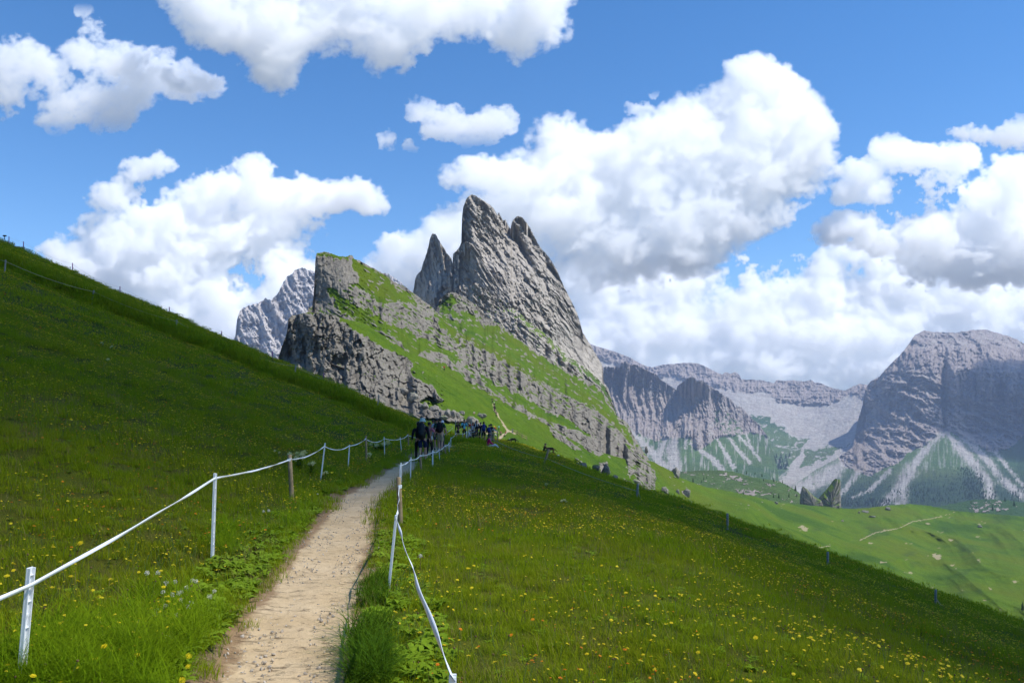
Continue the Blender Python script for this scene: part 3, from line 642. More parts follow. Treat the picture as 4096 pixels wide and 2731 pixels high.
# the worn path
def pathmat():
    m, nt = new_mat('packed_earth'); t = NT(nt); pos = t.pos()
    a = t.noise(pos, 1.3, 5, .6); b = t.noise(pos, 9, 6, .68, .4); c = t.noise(pos, 48, 5, .7); v = t.vor(pos, 22)
    cr = t.noise(t.scale(pos, (7, 11, 7)), 1.0, 8, .74, .7)
    col = t.mix(t.rng(a, .35, .65), (.50, .36, .195), (.60, .45, .265))
    col = t.mix(t.rng(b, .5, .68, 0, .55), col, (.37, .265, .155))
    col = t.mix(t.rng(cr, .585, .64, 0, .62), col, (.17, .105, .06))
    col = t.mix(t.rng(c, .62, .7, 0, .6), col, (.66, .54, .37))
    e = t.attr('edge', 'Fac')
    col = t.mix(t.rng(t.math('ADD', e, t.math('MULTIPLY', t.math('SUBTRACT', b, .5), 1.1)), .35, .75, 0, .85), col, (.235, .145, .075))
    h = t.math('ADD', t.math('ADD', b, t.math('MULTIPLY', c, .45)), t.math('MULTIPLY', t.rng(cr, .55, .68), -.7))
    t.out(t.bsdf(col, .95, t.bump(h, .8, .022), .1).outputs[0]); return m
ys = np.concatenate([np.arange(-4, 14, .03), np.arange(14, 74, .15)]); us = np.linspace(-.62, .62, 60)
U, Y = np.meshgrid(us, ys); X = pathx(Y)+U
Zp = .004 + .028*(np.abs(U)/.5)**2.2 + .012*noise(X*3, Y*3)+.006*fbm(X*11, Y*11, 3)+.02*noise(X*.8, Y*.7)
me = np_mesh('path', np.stack([X, Y, Zp], -1).reshape(-1, 3), grid_faces(*X.shape), {'edge': ('FLOAT', sstep(.22, .52, np.abs(U)+.09*noise(X*2, Y*1.2)))})
structure(link('path', me, pathmat()))

# ---------------------------------------------------------------- scattering
def scatter(name, P, rot, scl, idx, srcs, mat=None):
    """one object whose points carry copies of the little source meshes"""
    col = bpy.data.collections.new(name+'_kinds')
    for i, s in enumerate(srcs):
        o = bpy.data.objects.new('%s_kind_%02d' % (name, i), s); col.objects.link(o)
    me = bpy.data.meshes.new(name); P = np.asarray(P, np.float32)
    me.vertices.add(len(P)); me.vertices.foreach_set('co', P.ravel())
    for n, ty, a in (('rot', 'FLOAT_VECTOR', rot), ('scl', 'FLOAT', scl)):
        at = me.attributes.new(n, ty, 'POINT'); at.data.foreach_set('vector' if ty == 'FLOAT_VECTOR' else 'value', np.asarray(a, np.float32).ravel())
    at = me.attributes.new('idx', 'INT', 'POINT'); at.data.foreach_set('value', np.asarray(idx, np.int32))
    o = link(name, me)
    ng = bpy.data.node_groups.new(name+'_scatter', 'GeometryNodeTree')
    ng.interface.new_socket('Geometry', in_out='INPUT', socket_type='NodeSocketGeometry')
    ng.interface.new_socket('Geometry', in_out='OUTPUT', socket_type='NodeSocketGeometry')
    N = ng.nodes; L = ng.links
    gi = N.new('NodeGroupInput'); go = N.new('NodeGroupOutput')
    ci = N.new('GeometryNodeCollectionInfo'); ci.inputs['Collection'].default_value = col
    ci.inputs['Separate Children'].default_value = True; ci.inputs['Reset Children'].default_value = True
    ip = N.new('GeometryNodeInstanceOnPoints'); ip.inputs['Pick Instance'].default_value = True
    def att(n, ty):
        a = N.new('GeometryNodeInputNamedAttribute'); a.data_type = ty; a.inputs['Name'].default_value = n
        return a.outputs[0]
    L.new(gi.outputs[0], ip.inputs['Points']); L.new(ci.outputs[0], ip.inputs['Instance'])
    L.new(att('idx', 'INT'), ip.inputs['Instance Index']); L.new(att('scl', 'FLOAT'), ip.inputs['Scale'])
    e2r = N.new('FunctionNodeEulerToRotation'); L.new(att('rot', 'FLOAT_VECTOR'), e2r.inputs[0]); L.new(e2r.outputs[0], ip.inputs['Rotation'])
    L.new(ip.outputs[0], go.inputs[0])
    md = o.modifiers.new('scatter', 'NODES'); md.node_group = ng
    return o

def leafmat(name, c1, c2, c3, tr=.35, tip=None):
    m, nt = new_mat(name); t = NT(nt)
    oi = t.n('ShaderNodeObjectInfo'); pos = t.pos()
    n = t.noise(pos, .45, 4, .6); n2 = t.noise(pos, 40, 2, .5)
    c = t.mix(t.rng(oi.outputs['Random'], 0, 1), c1, c2)
    c = t.mix(t.rng(n, .38, .60, 0, .85), c, c3)
    c = t.mix(t.rng(n2, .3, .7, 0, .7), c, tuple(v*1.55 for v in c2))
    d = t.bsdf(c, .8, None, .06)
    tl = t.n('ShaderNodeBsdfTranslucent'); t.l(t.mix(.5, c, (.22, .36, .02)), tl.inputs[0])
    ms = t.n('ShaderNodeMixShader'); ms.inputs[0].default_value = tr
    t.l(d.outputs[0], ms.inputs[1]); t.l(tl.outputs[0], ms.inputs[2]); t.out(ms.outputs[0]); return m
M_grass = leafmat('grass_blade', (.115, .170, .003), (.200, .262, .004), (.245, .225, .010), .40)
M_straw = leafmat('dry_stalk', (.16, .13, .04), (.26, .20, .07), (.11, .07, .03), .2)
M_lush = leafmat('lush_grass_blade', (.085, .165, .003), (.15, .24, .004), (.19, .25, .006), .40)
M_shade_tint = leafmat('shade_tinted_grass_blade', (.025, .065, .003), (.05, .105, .004), (.07, .12, .006), .25)  # darker copy of the grass colour: the tufts' shaded side painted in
M_broad = leafmat('broad_leaf', (.08, .15, .006), (.14, .22, .010), (.18, .25, .02), .2)

def clump(name, n, r, h, wd, mat, lean=.5, segs=3, seed=0, curl=1.0, dry=0):
    R = np.random.default_rng(seed); V = []; Q = []
    for i in range(n):
        a = R.random()*6.283; q = r*math.sqrt(R.random()); x, y = q*math.cos(a), q*math.sin(a)
        ln = h*(.5+.7*R.random()); d = R.random()*6.283; le = lean*(.25+R.random()); ww = wd*(.6+.8*R.random())
        px_, py_ = -math.sin(d), math.cos(d); b = len(V)
        for k in range(segs+1):
            s = k/segs; out = le*ln*(s**(1+curl)); up = ln*(s-.30*le*s*s*curl)
            wk = ww*(1-.92*s**1.6)*.5
            cx, cy_ = x+math.cos(d)*out, y+math.sin(d)*out
            V.append((cx-px_*wk, cy_-py_*wk, up-.01)); V.append((cx+px_*wk, cy_+py_*wk, up-.01))
        for k in range(segs):
            Q.append((b+2*k, b+2*k+1, b+2*k+3, b+2*k+2))
    me = np_mesh(name, V, Q); me.materials.append(mat); return me
def rosette(name, n, r, wd, mat, seed=0, lift=.35):  # low broad leaves
    R = np.random.default_rng(seed); V = []; Q = []
    for i in range(n):
        a = R.random()*6.283; ln = r*(.6+.6*R.random()); ww = wd*(.6+.8*R.random()); li = lift*(.5+R.random())
        ox, oy = (R.random()-.5)*r*.8, (R.random()-.5)*r*.8; b = len(V)
        for k in range(5):
            s = k/4; wk = ww*math.sin(math.pi*(.12+.86*s))*.5; q = ln*s; z = .01+ln*li*(s-.75*s*s)*1.8
            V += [(ox+math.cos(a)*q+math.sin(a)*wk, oy+math.sin(a)*q-math.cos(a)*wk, z+.15*wk), (ox+math.cos(a)*q-math.sin(a)*wk, oy+math.sin(a)*q+math.cos(a)*wk, z+.15*wk)]
        for k in range(4): Q.append((b+2*k, b+2*k+1, b+2*k+3, b+2*k+2))
    me = np_mesh(name, V, Q); me.materials.append(mat); return me

K_near = [clump('k', 120, .17, .115, .0046, M_grass, .75, 3, s) for s in range(4)] + [rosette('k', 16, .07, .022, M_broad, s) for s in (1, 2)]
K_near = K_near + [clump('k', 26, .2, .22, .0028, M_straw, .5, 3, 70+s) for s in (0, 1)]
K_mid = [clump('k', 30, .35, .26, .006, M_straw, .5, 2, 73)] + [clump('k', 110, .34, .17, .010, M_grass, .6, 2, 10+s) for s in range(4)]
K_far = [clump('k', 90, .8, .20, .028, M_grass, .6, 2, 20+s) for s in range(3)]
K_tuft = [clump('k', 42, .12, .34, .0085, M_shade_tint, 1.1, 6, 50+s, 1.3) for s in range(4)]
K_lush = [clump('k', 60, .15, .36, .007, M_lush, 1.0, 6, 30+s, 1.1) for s in range(4)]
def field(y0, y1, dens, keep=.5, umax=.72):
    n = int(dens*umax*(y1*y1-y0*y0)); y = np.sqrt(rng.random(n)*(y1*y1-y0*y0)+y0*y0)
    x = (rng.random(n)*2-1)*(umax*y+.4)
    m = (np.abs(x-pathx(y)+.07*noise(x*2, y*2)) > keep) & (y < crest(x)+4)
    return x[m], y[m]
def mk(name, x, y, kinds, s0, s1, tilt=.12, sink=0., pick=None):
    n = len(x); z = G(x, y)-sink
    rt = np.stack([rng.normal(0, tilt, n), rng.normal(0, tilt, n), rng.random(n)*6.283], -1)
    idx = rng.integers(0, len(kinds), n) if pick is None else pick
    return tag(scatter(name, np.stack([x, y, z], -1), rt, s0+(s1-s0)*rng.random(n), idx, kinds), kind='stuff')
x1_, y1_ = field(2.3, 12.5, 62)
o = mk('meadow_grass', x1_, y1_, K_near, .55, 1.05, pick=np.where(rng.random(len(x1_)) < .74, rng.integers(0, 4, len(x1_)), rng.integers(4, 8, len(x1_))))
tag(o, 'short green meadow grass in the sunlit foreground beside the path', 'grass')
x2_, y2_ = field(12, 32, 13)
tag(mk('meadow_grass', x2_, y2_, K_mid, .6, 1.1), 'meadow grass in the middle distance either side of the path', 'grass')
x3_, y3_ = field(31, 104, 1.5)
tag(mk('meadow_grass', x3_, y3_, K_far, .6, 1.25), 'shaded meadow grass on the far part of the slope', 'grass')
# the darker, longer grass line that follows the upper fence
nf = 2600; xf = -75+rng.random(nf)*72; yf = 55.2+.10*(xf+20)+rng.normal(0, .5, nf)
tag(mk('long_grass', xf, yf, K_far, 1.3, 2.1), 'strip of longer dark grass below the fence on the left slope', 'grass')
# tufts overhanging the path on the right and the lush corner on the left
def pts_px(px, py):                                  # ground point seen on a bearing
    u = (px-HX)/F; v = (HY-py)/F
    ys_ = np.concatenate([np.arange(2.0, 20, .01), np.arange(20, 110, .05)])
    g = G(u*ys_, ys_); k = np.argmax(CZ+v*ys_ <= g); 
    if k == 0: k = len(ys_)-1
    return float(u*ys_[k]), float(ys_[k]), float(g[k])
tx, ty = [], []
def spots(px0, px1, py0, py1, n):
    for _ in range(n):
        a = pts_px(px0+(px1-px0)*rng.random(), py0+(py1-py0)*rng.random()); tx.append(a[0]); ty.append(a[1])
for (a, b, c, d, n) in ((1430,1540,2520,2760,60),(1400,1480,2640,2760,24),(1460,1550,2330,2440,24)): spots(a, b, c, d, n)
keep = [i for i in range(len(tx)) if tx[i]-pathx(ty[i]) > .44]
tag(mk('tall_grass', np.array(tx)[keep], np.array(ty)[keep], K_tuft, .5, .95), 'tall grass tufts coloured dark as on their shaded side, hanging over the right edge of the path', 'grass')
tx, ty = [], []
spots(200, 820, 2520, 2850, 170); spots(-150, 200, 2660, 2850, 60); spots(500, 900, 2400, 2700, 60); spots(820, 960, 2130, 2260, 24); spots(1140, 1230, 1980, 2130, 24); spots(1230, 1330, 2020, 2120, 14); spots(1280, 1420, 1880, 2000, 22)
tx = np.array(tx); ty = np.array(ty); kp = pathx(ty)-tx > .62
tag(mk('tall_grass', tx[kp], ty[kp], K_lush, .5, 1.0), 'bright tall grass in the lower left corner and around the left fence posts', 'grass')
# weeds along the path's edges
nw = 1300; yw = 3.5+rng.random(nw)**1.5*26; sdn = np.where(rng.random(nw) < .6, -1, 1); xw = pathx(yw)+sdn*(.56+rng.random(nw)**1.5*.55)
KW = [rosette('k', 22, .08, .026, M_broad, 5+s, .6) for s in range(3)]
tag(mk('path_side_weeds', xw, yw, KW, .7, 1.5), 'low leafy weeds along both edges of the path', 'weeds')
# pebbles on the path
def pebble(seed):
    R = random.Random(seed); bm = bmesh.new(); bmesh.ops.create_icosphere(bm, subdivisions=1, radius=.011)
    for v in bm.verts: v.co = Vector((v.co.x*R.uniform(.7, 1.4), v.co.y*R.uniform(.7, 1.2), v.co.z*R.uniform(.4, .8)))
    me = bpy.data.meshes.new('k'); bm.to_mesh(me); bm.free(); me.materials.append(plain('pebble', (.42, .36, .28), .9, .35)); return me
npb = 3200; yp = 3.6+rng.random(npb)**1.6*16; q = rng.normal(0, .33, npb); q = np.clip(q+np.sign(q)*.08, -.55, .55)
o = scatter('pebbles', np.stack([pathx(yp)+q, yp, .006+.028*(np.abs(q)/.5)**2.2], -1), rng.random((npb, 3))*6, .35+rng.random(npb)**3*1.3, rng.integers(0, 3, npb), [pebble(s) for s in range(3)])
tag(o, 'small pale pebbles and crumbs of earth on the path', 'pebbles', kind='stuff')
# ================================================================ clouds: each a billowing body of its own, lit by the sun
def cloudmat(dens=.0034):
    m, nt = new_mat('cloud_vapour'); t = NT(nt)
    v = t.n('ShaderNodeVolumeScatter'); v.inputs['Color'].default_value = (1, 1, 1, 1); v.inputs['Density'].default_value = dens; v.inputs['Anisotropy'].default_value = .0
    o = t.n('ShaderNodeOutputMaterial'); t.l(v.outputs[0], o.inputs['Volume'])
    return m
M_cloud = cloudmat(); M_thin = cloudmat(.0021)
def cloud(label, blobs, dist, step=5.0, seed=0., thr=.11, amp=.8, holes=(), wisp=1.0, depth=1.0, sc=1.0, lean=.3, thick=1000., mat=None):
    """blobs: (px, py, rx, ry, strength). A body whose bulge toward us follows how thick the cloud is there."""
    B = np.array([(b+(1.,))[:5] for b in blobs], float)
    x0 = (B[:, 0]-B[:, 2]*1.35).min(); x1 = (B[:, 0]+B[:, 2]*1.35).max(); y0 = (B[:, 1]-B[:, 3]*1.35).min(); y1 = (B[:, 1]+B[:, 3]*1.35).max()
    px = np.arange(x0, x1+step, step); py = np.arange(y0, y1+step, step); X, Y = np.meshgrid(px, py)
    wx = X+46*sc*fbm(X/190/sc, Y/190/sc, 4, .55, seed)+12*fbm(X/34, Y/34, 3, .6, seed+5); wy = Y+46*sc*fbm(X/190/sc, Y/190/sc, 4, .55, seed+50)+12*fbm(X/34, Y/34, 3, .6, seed+55)
    S = np.zeros(X.shape); m = np.zeros(X.shape)
    for bx, by, rx, ry, st in B:
        q = 1-((wx-bx)/rx)**2-((wy-by)/ry)**2
        q = np.maximum(q, 0)*st; S = S+q**1.5; m = np.maximum(m, q)
    S = np.minimum(1.25, .55*m+.6*np.tanh(S*.9))
    for hx, hy, hr, hs in holes:
        S = S-1.9*hs*np.exp(-((wx-hx)**2+(wy-hy)**2)/(hr*1.3)**2)*np.clip(.75+1.2*fbm(X/60, Y/60, 5, .6, seed+77), 0, 1.4)
    def billow(x, y, o, g, s_):
        r_ = 0; a_ = 1; t_ = 0
        for k in range(o): r_ = r_+a_*np.abs(noise(x+s_+7.7*k, y+s_*1.7)); t_ += a_; a_ *= g; x = x*2.1; y = y*2.1
        return r_/t_*2.2
    bil = .5+.5*noise(wx/330+seed, wy/210)+.30*noise(wx/150+seed, wy/110+4)
    n = fbm(X/150, Y/120, 7, .55, seed+2)+.35*(billow(wx/80, wy/70, 4, .5, seed+8)-.5)
    dens = np.minimum(S+n*amp*wisp*.62-thr, S*3-.04)
    edge = np.minimum.reduce([(X-x0)/60, (x1-X)/60, (Y-y0)/60, (y1-Y)/60]); dens = np.minimum(dens, edge*.5-.05)
    dens = dens+wisp**2*.34*(fbm(X/58, Y/44, 5, .52, seed+61)+.5*fbm(X/140, Y/90, 3, .5, seed+91))*sstep(.75, .1, dens)
    dens = np.minimum(np.minimum(dens, edge*.5-.05), S*2.2-.03); dc = np.clip(dens, 0, 1.3)
    dc = dc*(blur(dc, 4) > .02)
    T = thick*dist/15000*(dc**1.45)*(.70+.48*billow(wx/130, wy/110, 5, .58, seed+21)+.42*bil)
    Dm = dist + lean*(Y.mean()-Y)/F*dist*1.6 + 300*noise(X/300+seed, Y/260)
    fq = grid_faces(*X.shape)[:, ::-1]; kf = (T.ravel() > 0)[fq].any(1); fq = fq[kf]
    used = np.unique(fq); rm = np.full(X.size, -1); rm[used] = np.arange(len(used)); n_ = len(used)
    Vf = P3(X, Y, Dm-T).reshape(-1, 3)[used]; Vb = P3(X, Y, Dm+.5*T).reshape(-1, 3)[used]
    V = np.concatenate([Vf, Vb]); c0 = V.mean(0); c0[2] = V[:, 2].min(); q = rm[fq]
    me = np_mesh('cloud', V-c0, np.concatenate([q, q[:, ::-1]+n_]))
    o = link('cloud', me, mat or M_cloud); o.location = c0
    return tag(o, label, 'cloud')
cloud('large white cloud running across the top centre of the sky', [(760,-30,160,130),(900,60,230,170),(1100,80,260,170),(1100,230,140,150),(1350,60,300,190),(1580,170,190,150),(1700,50,280,170),(1900,40,260,150),(2060,150,120,110),(2150,60,160,150),(2180,-20,150,120),(1300,-90,700,130),(1000,150,180,120)], 10500, seed=3.3, wisp=1.15, holes=[(1720,330,90,.5)])
cloud('ragged white cloud at the left edge of the sky', [(70,250,150,130),(20,360,90,110),(180,290,120,110),(130,220,80,70),(330,230,110,90),(450,250,170,120),(600,300,210,120),(760,340,160,80),(520,400,130,90),(330,410,180,110),(450,470,130,60,.9),(230,470,100,60,.8),(370,110,60,70,.8),(330,60,50,40,.7)], 11500, seed=7.1, wisp=1.5, mat=M_thin)
cloud('small broken cloud in mid sky above the towers', [(1690,440,80,60),(1780,490,120,80),(1870,510,110,70),(1980,480,110,75),(1920,540,110,50),(1720,520,70,50)], 13500, step=4, seed=1.7, wisp=1.45, mat=M_thin, sc=.6)
cloud('tiny wisp of cloud left of the small broken cloud', [(1540,560,55,48),(1645,580,38,34,.8)], 13500, step=3.5, seed=4.4, wisp=1.5, mat=M_thin, sc=.35)
cloud('puffy white cloud standing above the shaded slope on the left', [(1000,680,100,90),(930,760,160,110),(1060,780,180,120),(1200,800,190,110),(1380,790,170,90),(1460,800,90,70),(800,800,190,110),(650,860,240,120),(480,780,150,110,.85),(560,700,120,80,.85),(640,650,80,50,.8),(550,960,300,150),(800,950,320,170),(1050,920,260,130),(380,1060,270,150),(600,1130,420,200),(850,1150,420,220),(1050,1070,240,150),(950,1300,330,160),(1200,1350,200,160),(1250,1300,330,190,.9),(700,1350,400,160),(1250,1150,200,150)], 15500, seed=9.2, wisp=1.2, holes=[(985,1110,60,.75),(590,790,60,.5)])
cloud('towering bright cumulus right of the rock towers', [(3010,310,150,110),(2930,400,170,130),(3120,360,150,120),(3200,470,160,150),(3270,520,110,130),(3050,540,330,250),(2780,520,250,170),(2620,590,220,150),(2480,600,170,110),(2230,560,150,115),(2330,640,230,140),(2150,680,220,110),(1960,690,210,75),(1900,720,150,60),(2500,760,420,240),(2900,760,400,230),(3150,700,240,200),(2200,850,330,200),(2450,960,420,220),(2850,900,300,130),(2000,830,200,130),(1850,900,190,110),(1700,1010,220,130),(1580,980,90,90),(1900,1060,400,160),(1560,1130,220,130),(3130,850,90,70),(2750,1000,200,130)], 12500, seed=5.5, holes=[(3260,900,100,.7),(1560,900,50,.3)])
cloud('grey based bank of cloud low over the far range', [(2850,1080,260,170),(3050,1130,260,150),(2600,1180,400,190),(2400,1150,260,190),(2350,1350,330,190),(2700,1330,400,170),(3000,1280,320,170),(3300,1150,330,190),(3300,1330,420,190),(3600,1130,360,190),(3600,1330,420,170),(3900,1200,360,260),(4150,1250,360,260),(3100,1450,500,130),(2500,1460,400,120),(3500,1480,420,100),(4000,1420,420,130),(3450,1030,200,90),(3200,1060,170,80),(2600,1560,500,120),(3200,1580,600,110),(3900,1560,600,120)], 21000, thick=620, seed=2.6, holes=[(2950,1010,110,.75),(3130,1000,90,.7),(3420,1080,50,.4)])
cloud('broad cloud with a blue gap at the right edge of the sky', [(3580,610,110,80),(3660,640,150,90),(3800,640,130,90),(3450,700,140,90),(3560,760,230,100),(3780,740,150,110),(3400,770,100,80),(4080,700,160,110),(3980,800,220,160),(3880,870,260,150),(3600,900,240,80),(3420,910,190,70),(3700,960,400,90),(4100,950,330,240),(3900,1060,400,130),(4250,800,250,220),(3350,940,120,60,.8)], 16000, seed=6.6, wisp=1.25, holes=[(3640,755,60,.6),(3800,770,60,.7),(3560,860,70,.4)])
cloud('thin wispy cloud at the upper right edge of the sky', [(3860,530,80,38,.85),(3950,550,120,48,.9),(4040,550,110,60),(4080,500,70,50),(4180,560,150,90)], 13500, step=4, seed=8.3, wisp=1.6, mat=M_thin, sc=.5)
cloud('little wisp beside the towering cumulus', [(2560,440,70,36,.9),(2600,470,60,30,.9),(2620,380,30,22,.8)], 13000, step=3.5, seed=9.9, wisp=1.6, mat=M_thin, sc=.35)

# the cloud overhead, out of the picture: its shadow is the one lying across the slope
lit = [(-11,-60),(-9,-4),(-6.6,3),(-5,6.5),(-3.7,10.5),(-1.8,14.5),(1.2,18.5),(5,21.5),(9,23),(12,20.5),(11.2,15),(10.4,9),(11,3),(14,-60)]
XS, YS = np.meshgrid(np.arange(-150, 100, 1.6), np.arange(-20, 175, 1.6))
def polydist(X, Y, poly):
    d = np.full(X.shape, 1e9)
    for i in range(len(poly)):
        (ax, ay), (bx, by) = poly[i], poly[(i+1) % len(poly)]
        dx, dy = bx-ax, by-ay; t_ = np.clip(((X-ax)*dx+(Y-ay)*dy)/(dx*dx+dy*dy), 0, 1); d = np.minimum(d, np.hypot(X-ax-t_*dx, Y-ay-t_*dy))
    return np.where(inpoly(X, Y, poly), d, -d)
body = [(-150,-20),(-150,170),(-60,175),(-30,120),(-8,92),(8,72),(22,66),(60,62),(95,40),(90,-20)]
dd = np.minimum(polydist(XS, YS, body)/9, -polydist(XS, YS, lit)/3.2)+.3*fbm(XS/14, YS/14, 5, .55, 3)
dens = np.clip(dd, -.3, 1.2)*.75
Hc = 820.0; tt = Hc/sd.z
up = 9*np.sqrt(np.clip(dens, 0, 1))+3*fbm(XS/9, YS/9, 5, .55, 8)*sstep(0, .4, dens)
T = 30*np.clip(dens, 0, 1)*(.8+.5*fbm(XS/9, YS/9, 5, .55, 8))
V1 = np.stack([XS+sd.x*tt, YS+sd.y*tt, Hc+T], -1).reshape(-1, 3); V2 = V1.copy(); V2[:, 2] = Hc-.35*T.ravel()
fq = grid_faces(*XS.shape); kf = (dens.ravel() > 0)[fq].any(1); fq = fq[kf]
c0 = V1.mean(0); c0[2] = Hc
me = np_mesh('cloud', np.concatenate([V1, V2])-c0, np.concatenate([fq, fq[:, ::-1]+len(V1)]))
o = link('cloud', me, cloudmat(.14)); o.location = c0
tag(o, 'small low cloud drifting overhead, outside the picture, that shades the meadow slope', 'cloud')

def overhead(label, target, height, rx, ry, th, density, seed):
    """a cloud outside the picture, along the sun's bearing from the slope it shades"""
    c = Vector(target)+sd*((height-target[2])/sd.z); g = np.linspace(-1.4, 1.4, 90); X, Y = np.meshgrid(g, g)
    dd_ = 1-np.hypot(X, Y)+.35*fbm(X*1.7+seed, Y*1.7, 5, .55, seed); T = th*np.sqrt(np.clip(dd_, 0, 1))*(.8+.6*fbm(X*5, Y*5, 4, .6, seed)); T = np.maximum(T, 0)
    fq = grid_faces(90, 90); fq = fq[(T.ravel() > 0)[fq].any(1)]
    V1 = np.stack([X*rx, Y*ry, T], -1).reshape(-1, 3); V2 = V1.copy(); V2[:, 2] = -.35*T.ravel()
    o = link('cloud', np_mesh('cloud', np.concatenate([V1, V2]), np.concatenate([fq, fq[:, ::-1]+len(V1)])), cloudmat(density)); o.location = c
    return tag(o, label, 'cloud')
overhead('cloud beyond the right edge of the picture that shades the right half of the massif', (2560, 3500, 430), 1900, 400, 420, 240, .012, 3)
overhead('cloud high above the cirque, out of the picture, that shades part of the crag wall', (330, 3200, 60), 2600, 170, 260, 160, .012, 5)
# ================================================================ fences
def ground_at(px, py, near=None):
    """place where the ground is met on a bearing; on the skyline if the bearing just misses it"""
    u = (px-HX)/F; v = (HY-py)/F
    ys_ = np.concatenate([np.arange(1.6, 20, .01), np.arange(20, 125, .04)])
    g = G(u*ys_, ys_); diff = g-(CZ+v*ys_); k = int(np.argmax(diff >= 0))
    if diff[k] < 0: k = int(np.argmax(diff/ys_))
    return float(u*ys_[k]), float(ys_[k]), float(g[k])
M_white = plain('white_plastic', (.78, .79, .80), .45, .05, 60)
M_wood = plain('weathered_wood', (.30, .22, .12), .85, .35, 14, .4)
M_woodgrey = plain('grey_wood', (.27, .25, .215), .9, .3, 14, .4)
M_purple = plain('purple_plastic', (.22, .07, .24), .6, .1, 30)
M_tape = plain('woven_white_tape', (.76, .79, .80), .6, .06, 120)
M_rope = plain('pale_yellow_rope', (.42, .38, .24), .8, .2, 60)
M_black = plain('black_plastic', (.02, .02, .022), .5, .1, 30)
def bm_mesh(name, bm, mat, smooth=False):
    me = bpy.data.meshes.new(name); bm.normal_update(); bm.to_mesh(me); bm.free()
    if mat: me.materials.append(mat)
    for p in me.polygons: p.use_smooth = smooth
    return me
def box(bm, c, s, M=None):
    r = bmesh.ops.create_cube(bm, size=1)['verts']
    for v in r:
        v.co = Vector((v.co.x*s[0]+c[0], v.co.y*s[1]+c[1], v.co.z*s[2]+c[2]))
        if M: v.co = M @ v.co
    return r
def white_post(base, top, label, w=.034):
    """step-in plastic post: ribbed channel with hook clips down one edge"""
    b = Vector(base); ax = Vector(top)-b; h = ax.length
    r = empty('fence_post', b, label, 'fence post', 'white plastic fence posts')
    r.rotation_euler = ax.to_track_quat('Z', 'Y').to_euler()
    bm = bmesh.new(); k = 1.0
    box(bm, (0, 0, h/2-.06), (w, .006, h+.12)); box(bm, (-w*.42, -.009, h/2-.06), (.006, .0175, h+.118)); box(bm, (w*.42, -.009, h/2-.06), (.006, .0175, h+.116))
    n = max(3, int(h/.11))
    for i in range(n): box(bm, (0, -.007, .06+(h-.1)*i/(n-1)), (w*.78, .011, .005)) if h > .3 else None
    for z in (.28, .62):
        bmesh.ops.create_cone(bm, segments=12, radius1=w*.2, radius2=w*.2, depth=.012, cap_ends=True, matrix=Matrix.Translation((0, -.008, h*z)) @ Matrix.Rotation(math.pi/2, 4, 'X'))
    bmesh.ops.bevel(bm, geom=bm.edges[:], offset=.0008, segments=1, affect='EDGES')
    link('post_body', bm_mesh('post_body', bm, M_white), parent=r)
    zs = [.93, .80, .52, .42, .24, .1]
    for z in zs:
        bm = bmesh.new(); x = w*.5+.007
        box(bm, (x-.004, -.004, h*z+.016), (.012, .009, .005)); box(bm, (x+.0045, -.004, h*z), (.005, .0088, .034)); 
        box(bm, (x-.002, -.004, h*z-.018), (.0145, .0086, .005))
        link('clip', bm_mesh('clip', bm, M_white), parent=r)
    return r
def wood_post(base, top, label, rad=.035, mat=None, cat='fence post', group='wooden fence posts', name='fence_post', seg=14):
    b = Vector(base); ax = Vector(top)-b; h = ax.length
    bm = bmesh.new(); rings = []
    R = random.Random(len(label)*7)
    for z in (-.12, .0, h*.3, h*.6, h-.006, h):
        rr = rad*(1.05-.08*max(z, 0)/h)*(.86 if z == h else 1)
        rings.append([bm.verts.new((rr*math.cos(a)*(1+.04*R.uniform(-1, 1)), rr*math.sin(a)*(1+.04*R.uniform(-1, 1)), z)) for a in [6.2832*i/seg for i in range(seg)]])
    for r0, r1 in zip(rings, rings[1:]):
        for i in range(seg): bm.faces.new((r0[i], r0[(i+1) % seg], r1[(i+1) % seg], r1[i]))
    bm.faces.new(rings[-1]); bm.faces.new(rings[0][::-1])
    o = link(name, bm_mesh('fence_post', bm, mat or M_wood, True)); o.location = b
    o.rotation_euler = ax.to_track_quat('Z', 'Y').to_euler()
    return tag(o, label, cat, group)
def ribbon(pts, w, sag, wob=.0, twist=0., thick=.0012, seed=0, flat=0.):
    """tape through the points: (place, vertical) with a sag in every span"""
    bm = bmesh.new(); R = np.random.default_rng(seed); prev = None
    for k in range(len(pts)-1):
        a, b = Vector(pts[k]), Vector(pts[k+1]); L = (b-a).length; n = max(6, int(L/.05)) if L < 12 else int(L/.25)
        s_ = sag[k] if isinstance(sag, (list, tuple)) else sag*L
        ph = R.random()*6
        for i in range(n+(k == len(pts)-2)):
            t_ = i/n; p = a.lerp(b, t_); p = p-Vector((0, 0, 4*s_*t_*(1-t_)))
            d = (b-a).normalized(); side = d.cross(Vector((0, 0, 1))).normalized(); upv = side.cross(d)
            ang = flat+twist*math.sin(t_*L*2.1+ph)+.5*twist*math.sin(t_*L*5.3+ph*2)
            edge = upv*math.cos(ang)+side*math.sin(ang); nr = d.cross(edge)
            p = p+side*wob*math.sin(t_*L*3.7+ph)*math.sin(math.pi*t_)
            q = [bm.verts.new(p+edge*w*.5*sx+nr*thick*sy) for sx, sy in ((1, 1), (-1, 1), (-1, -1), (1, -1))]
            if prev:
                for j in range(4): bm.faces.new((prev[j], prev[(j+1) % 4], q[(j+1) % 4], q[j]))
            prev = q
    return bm
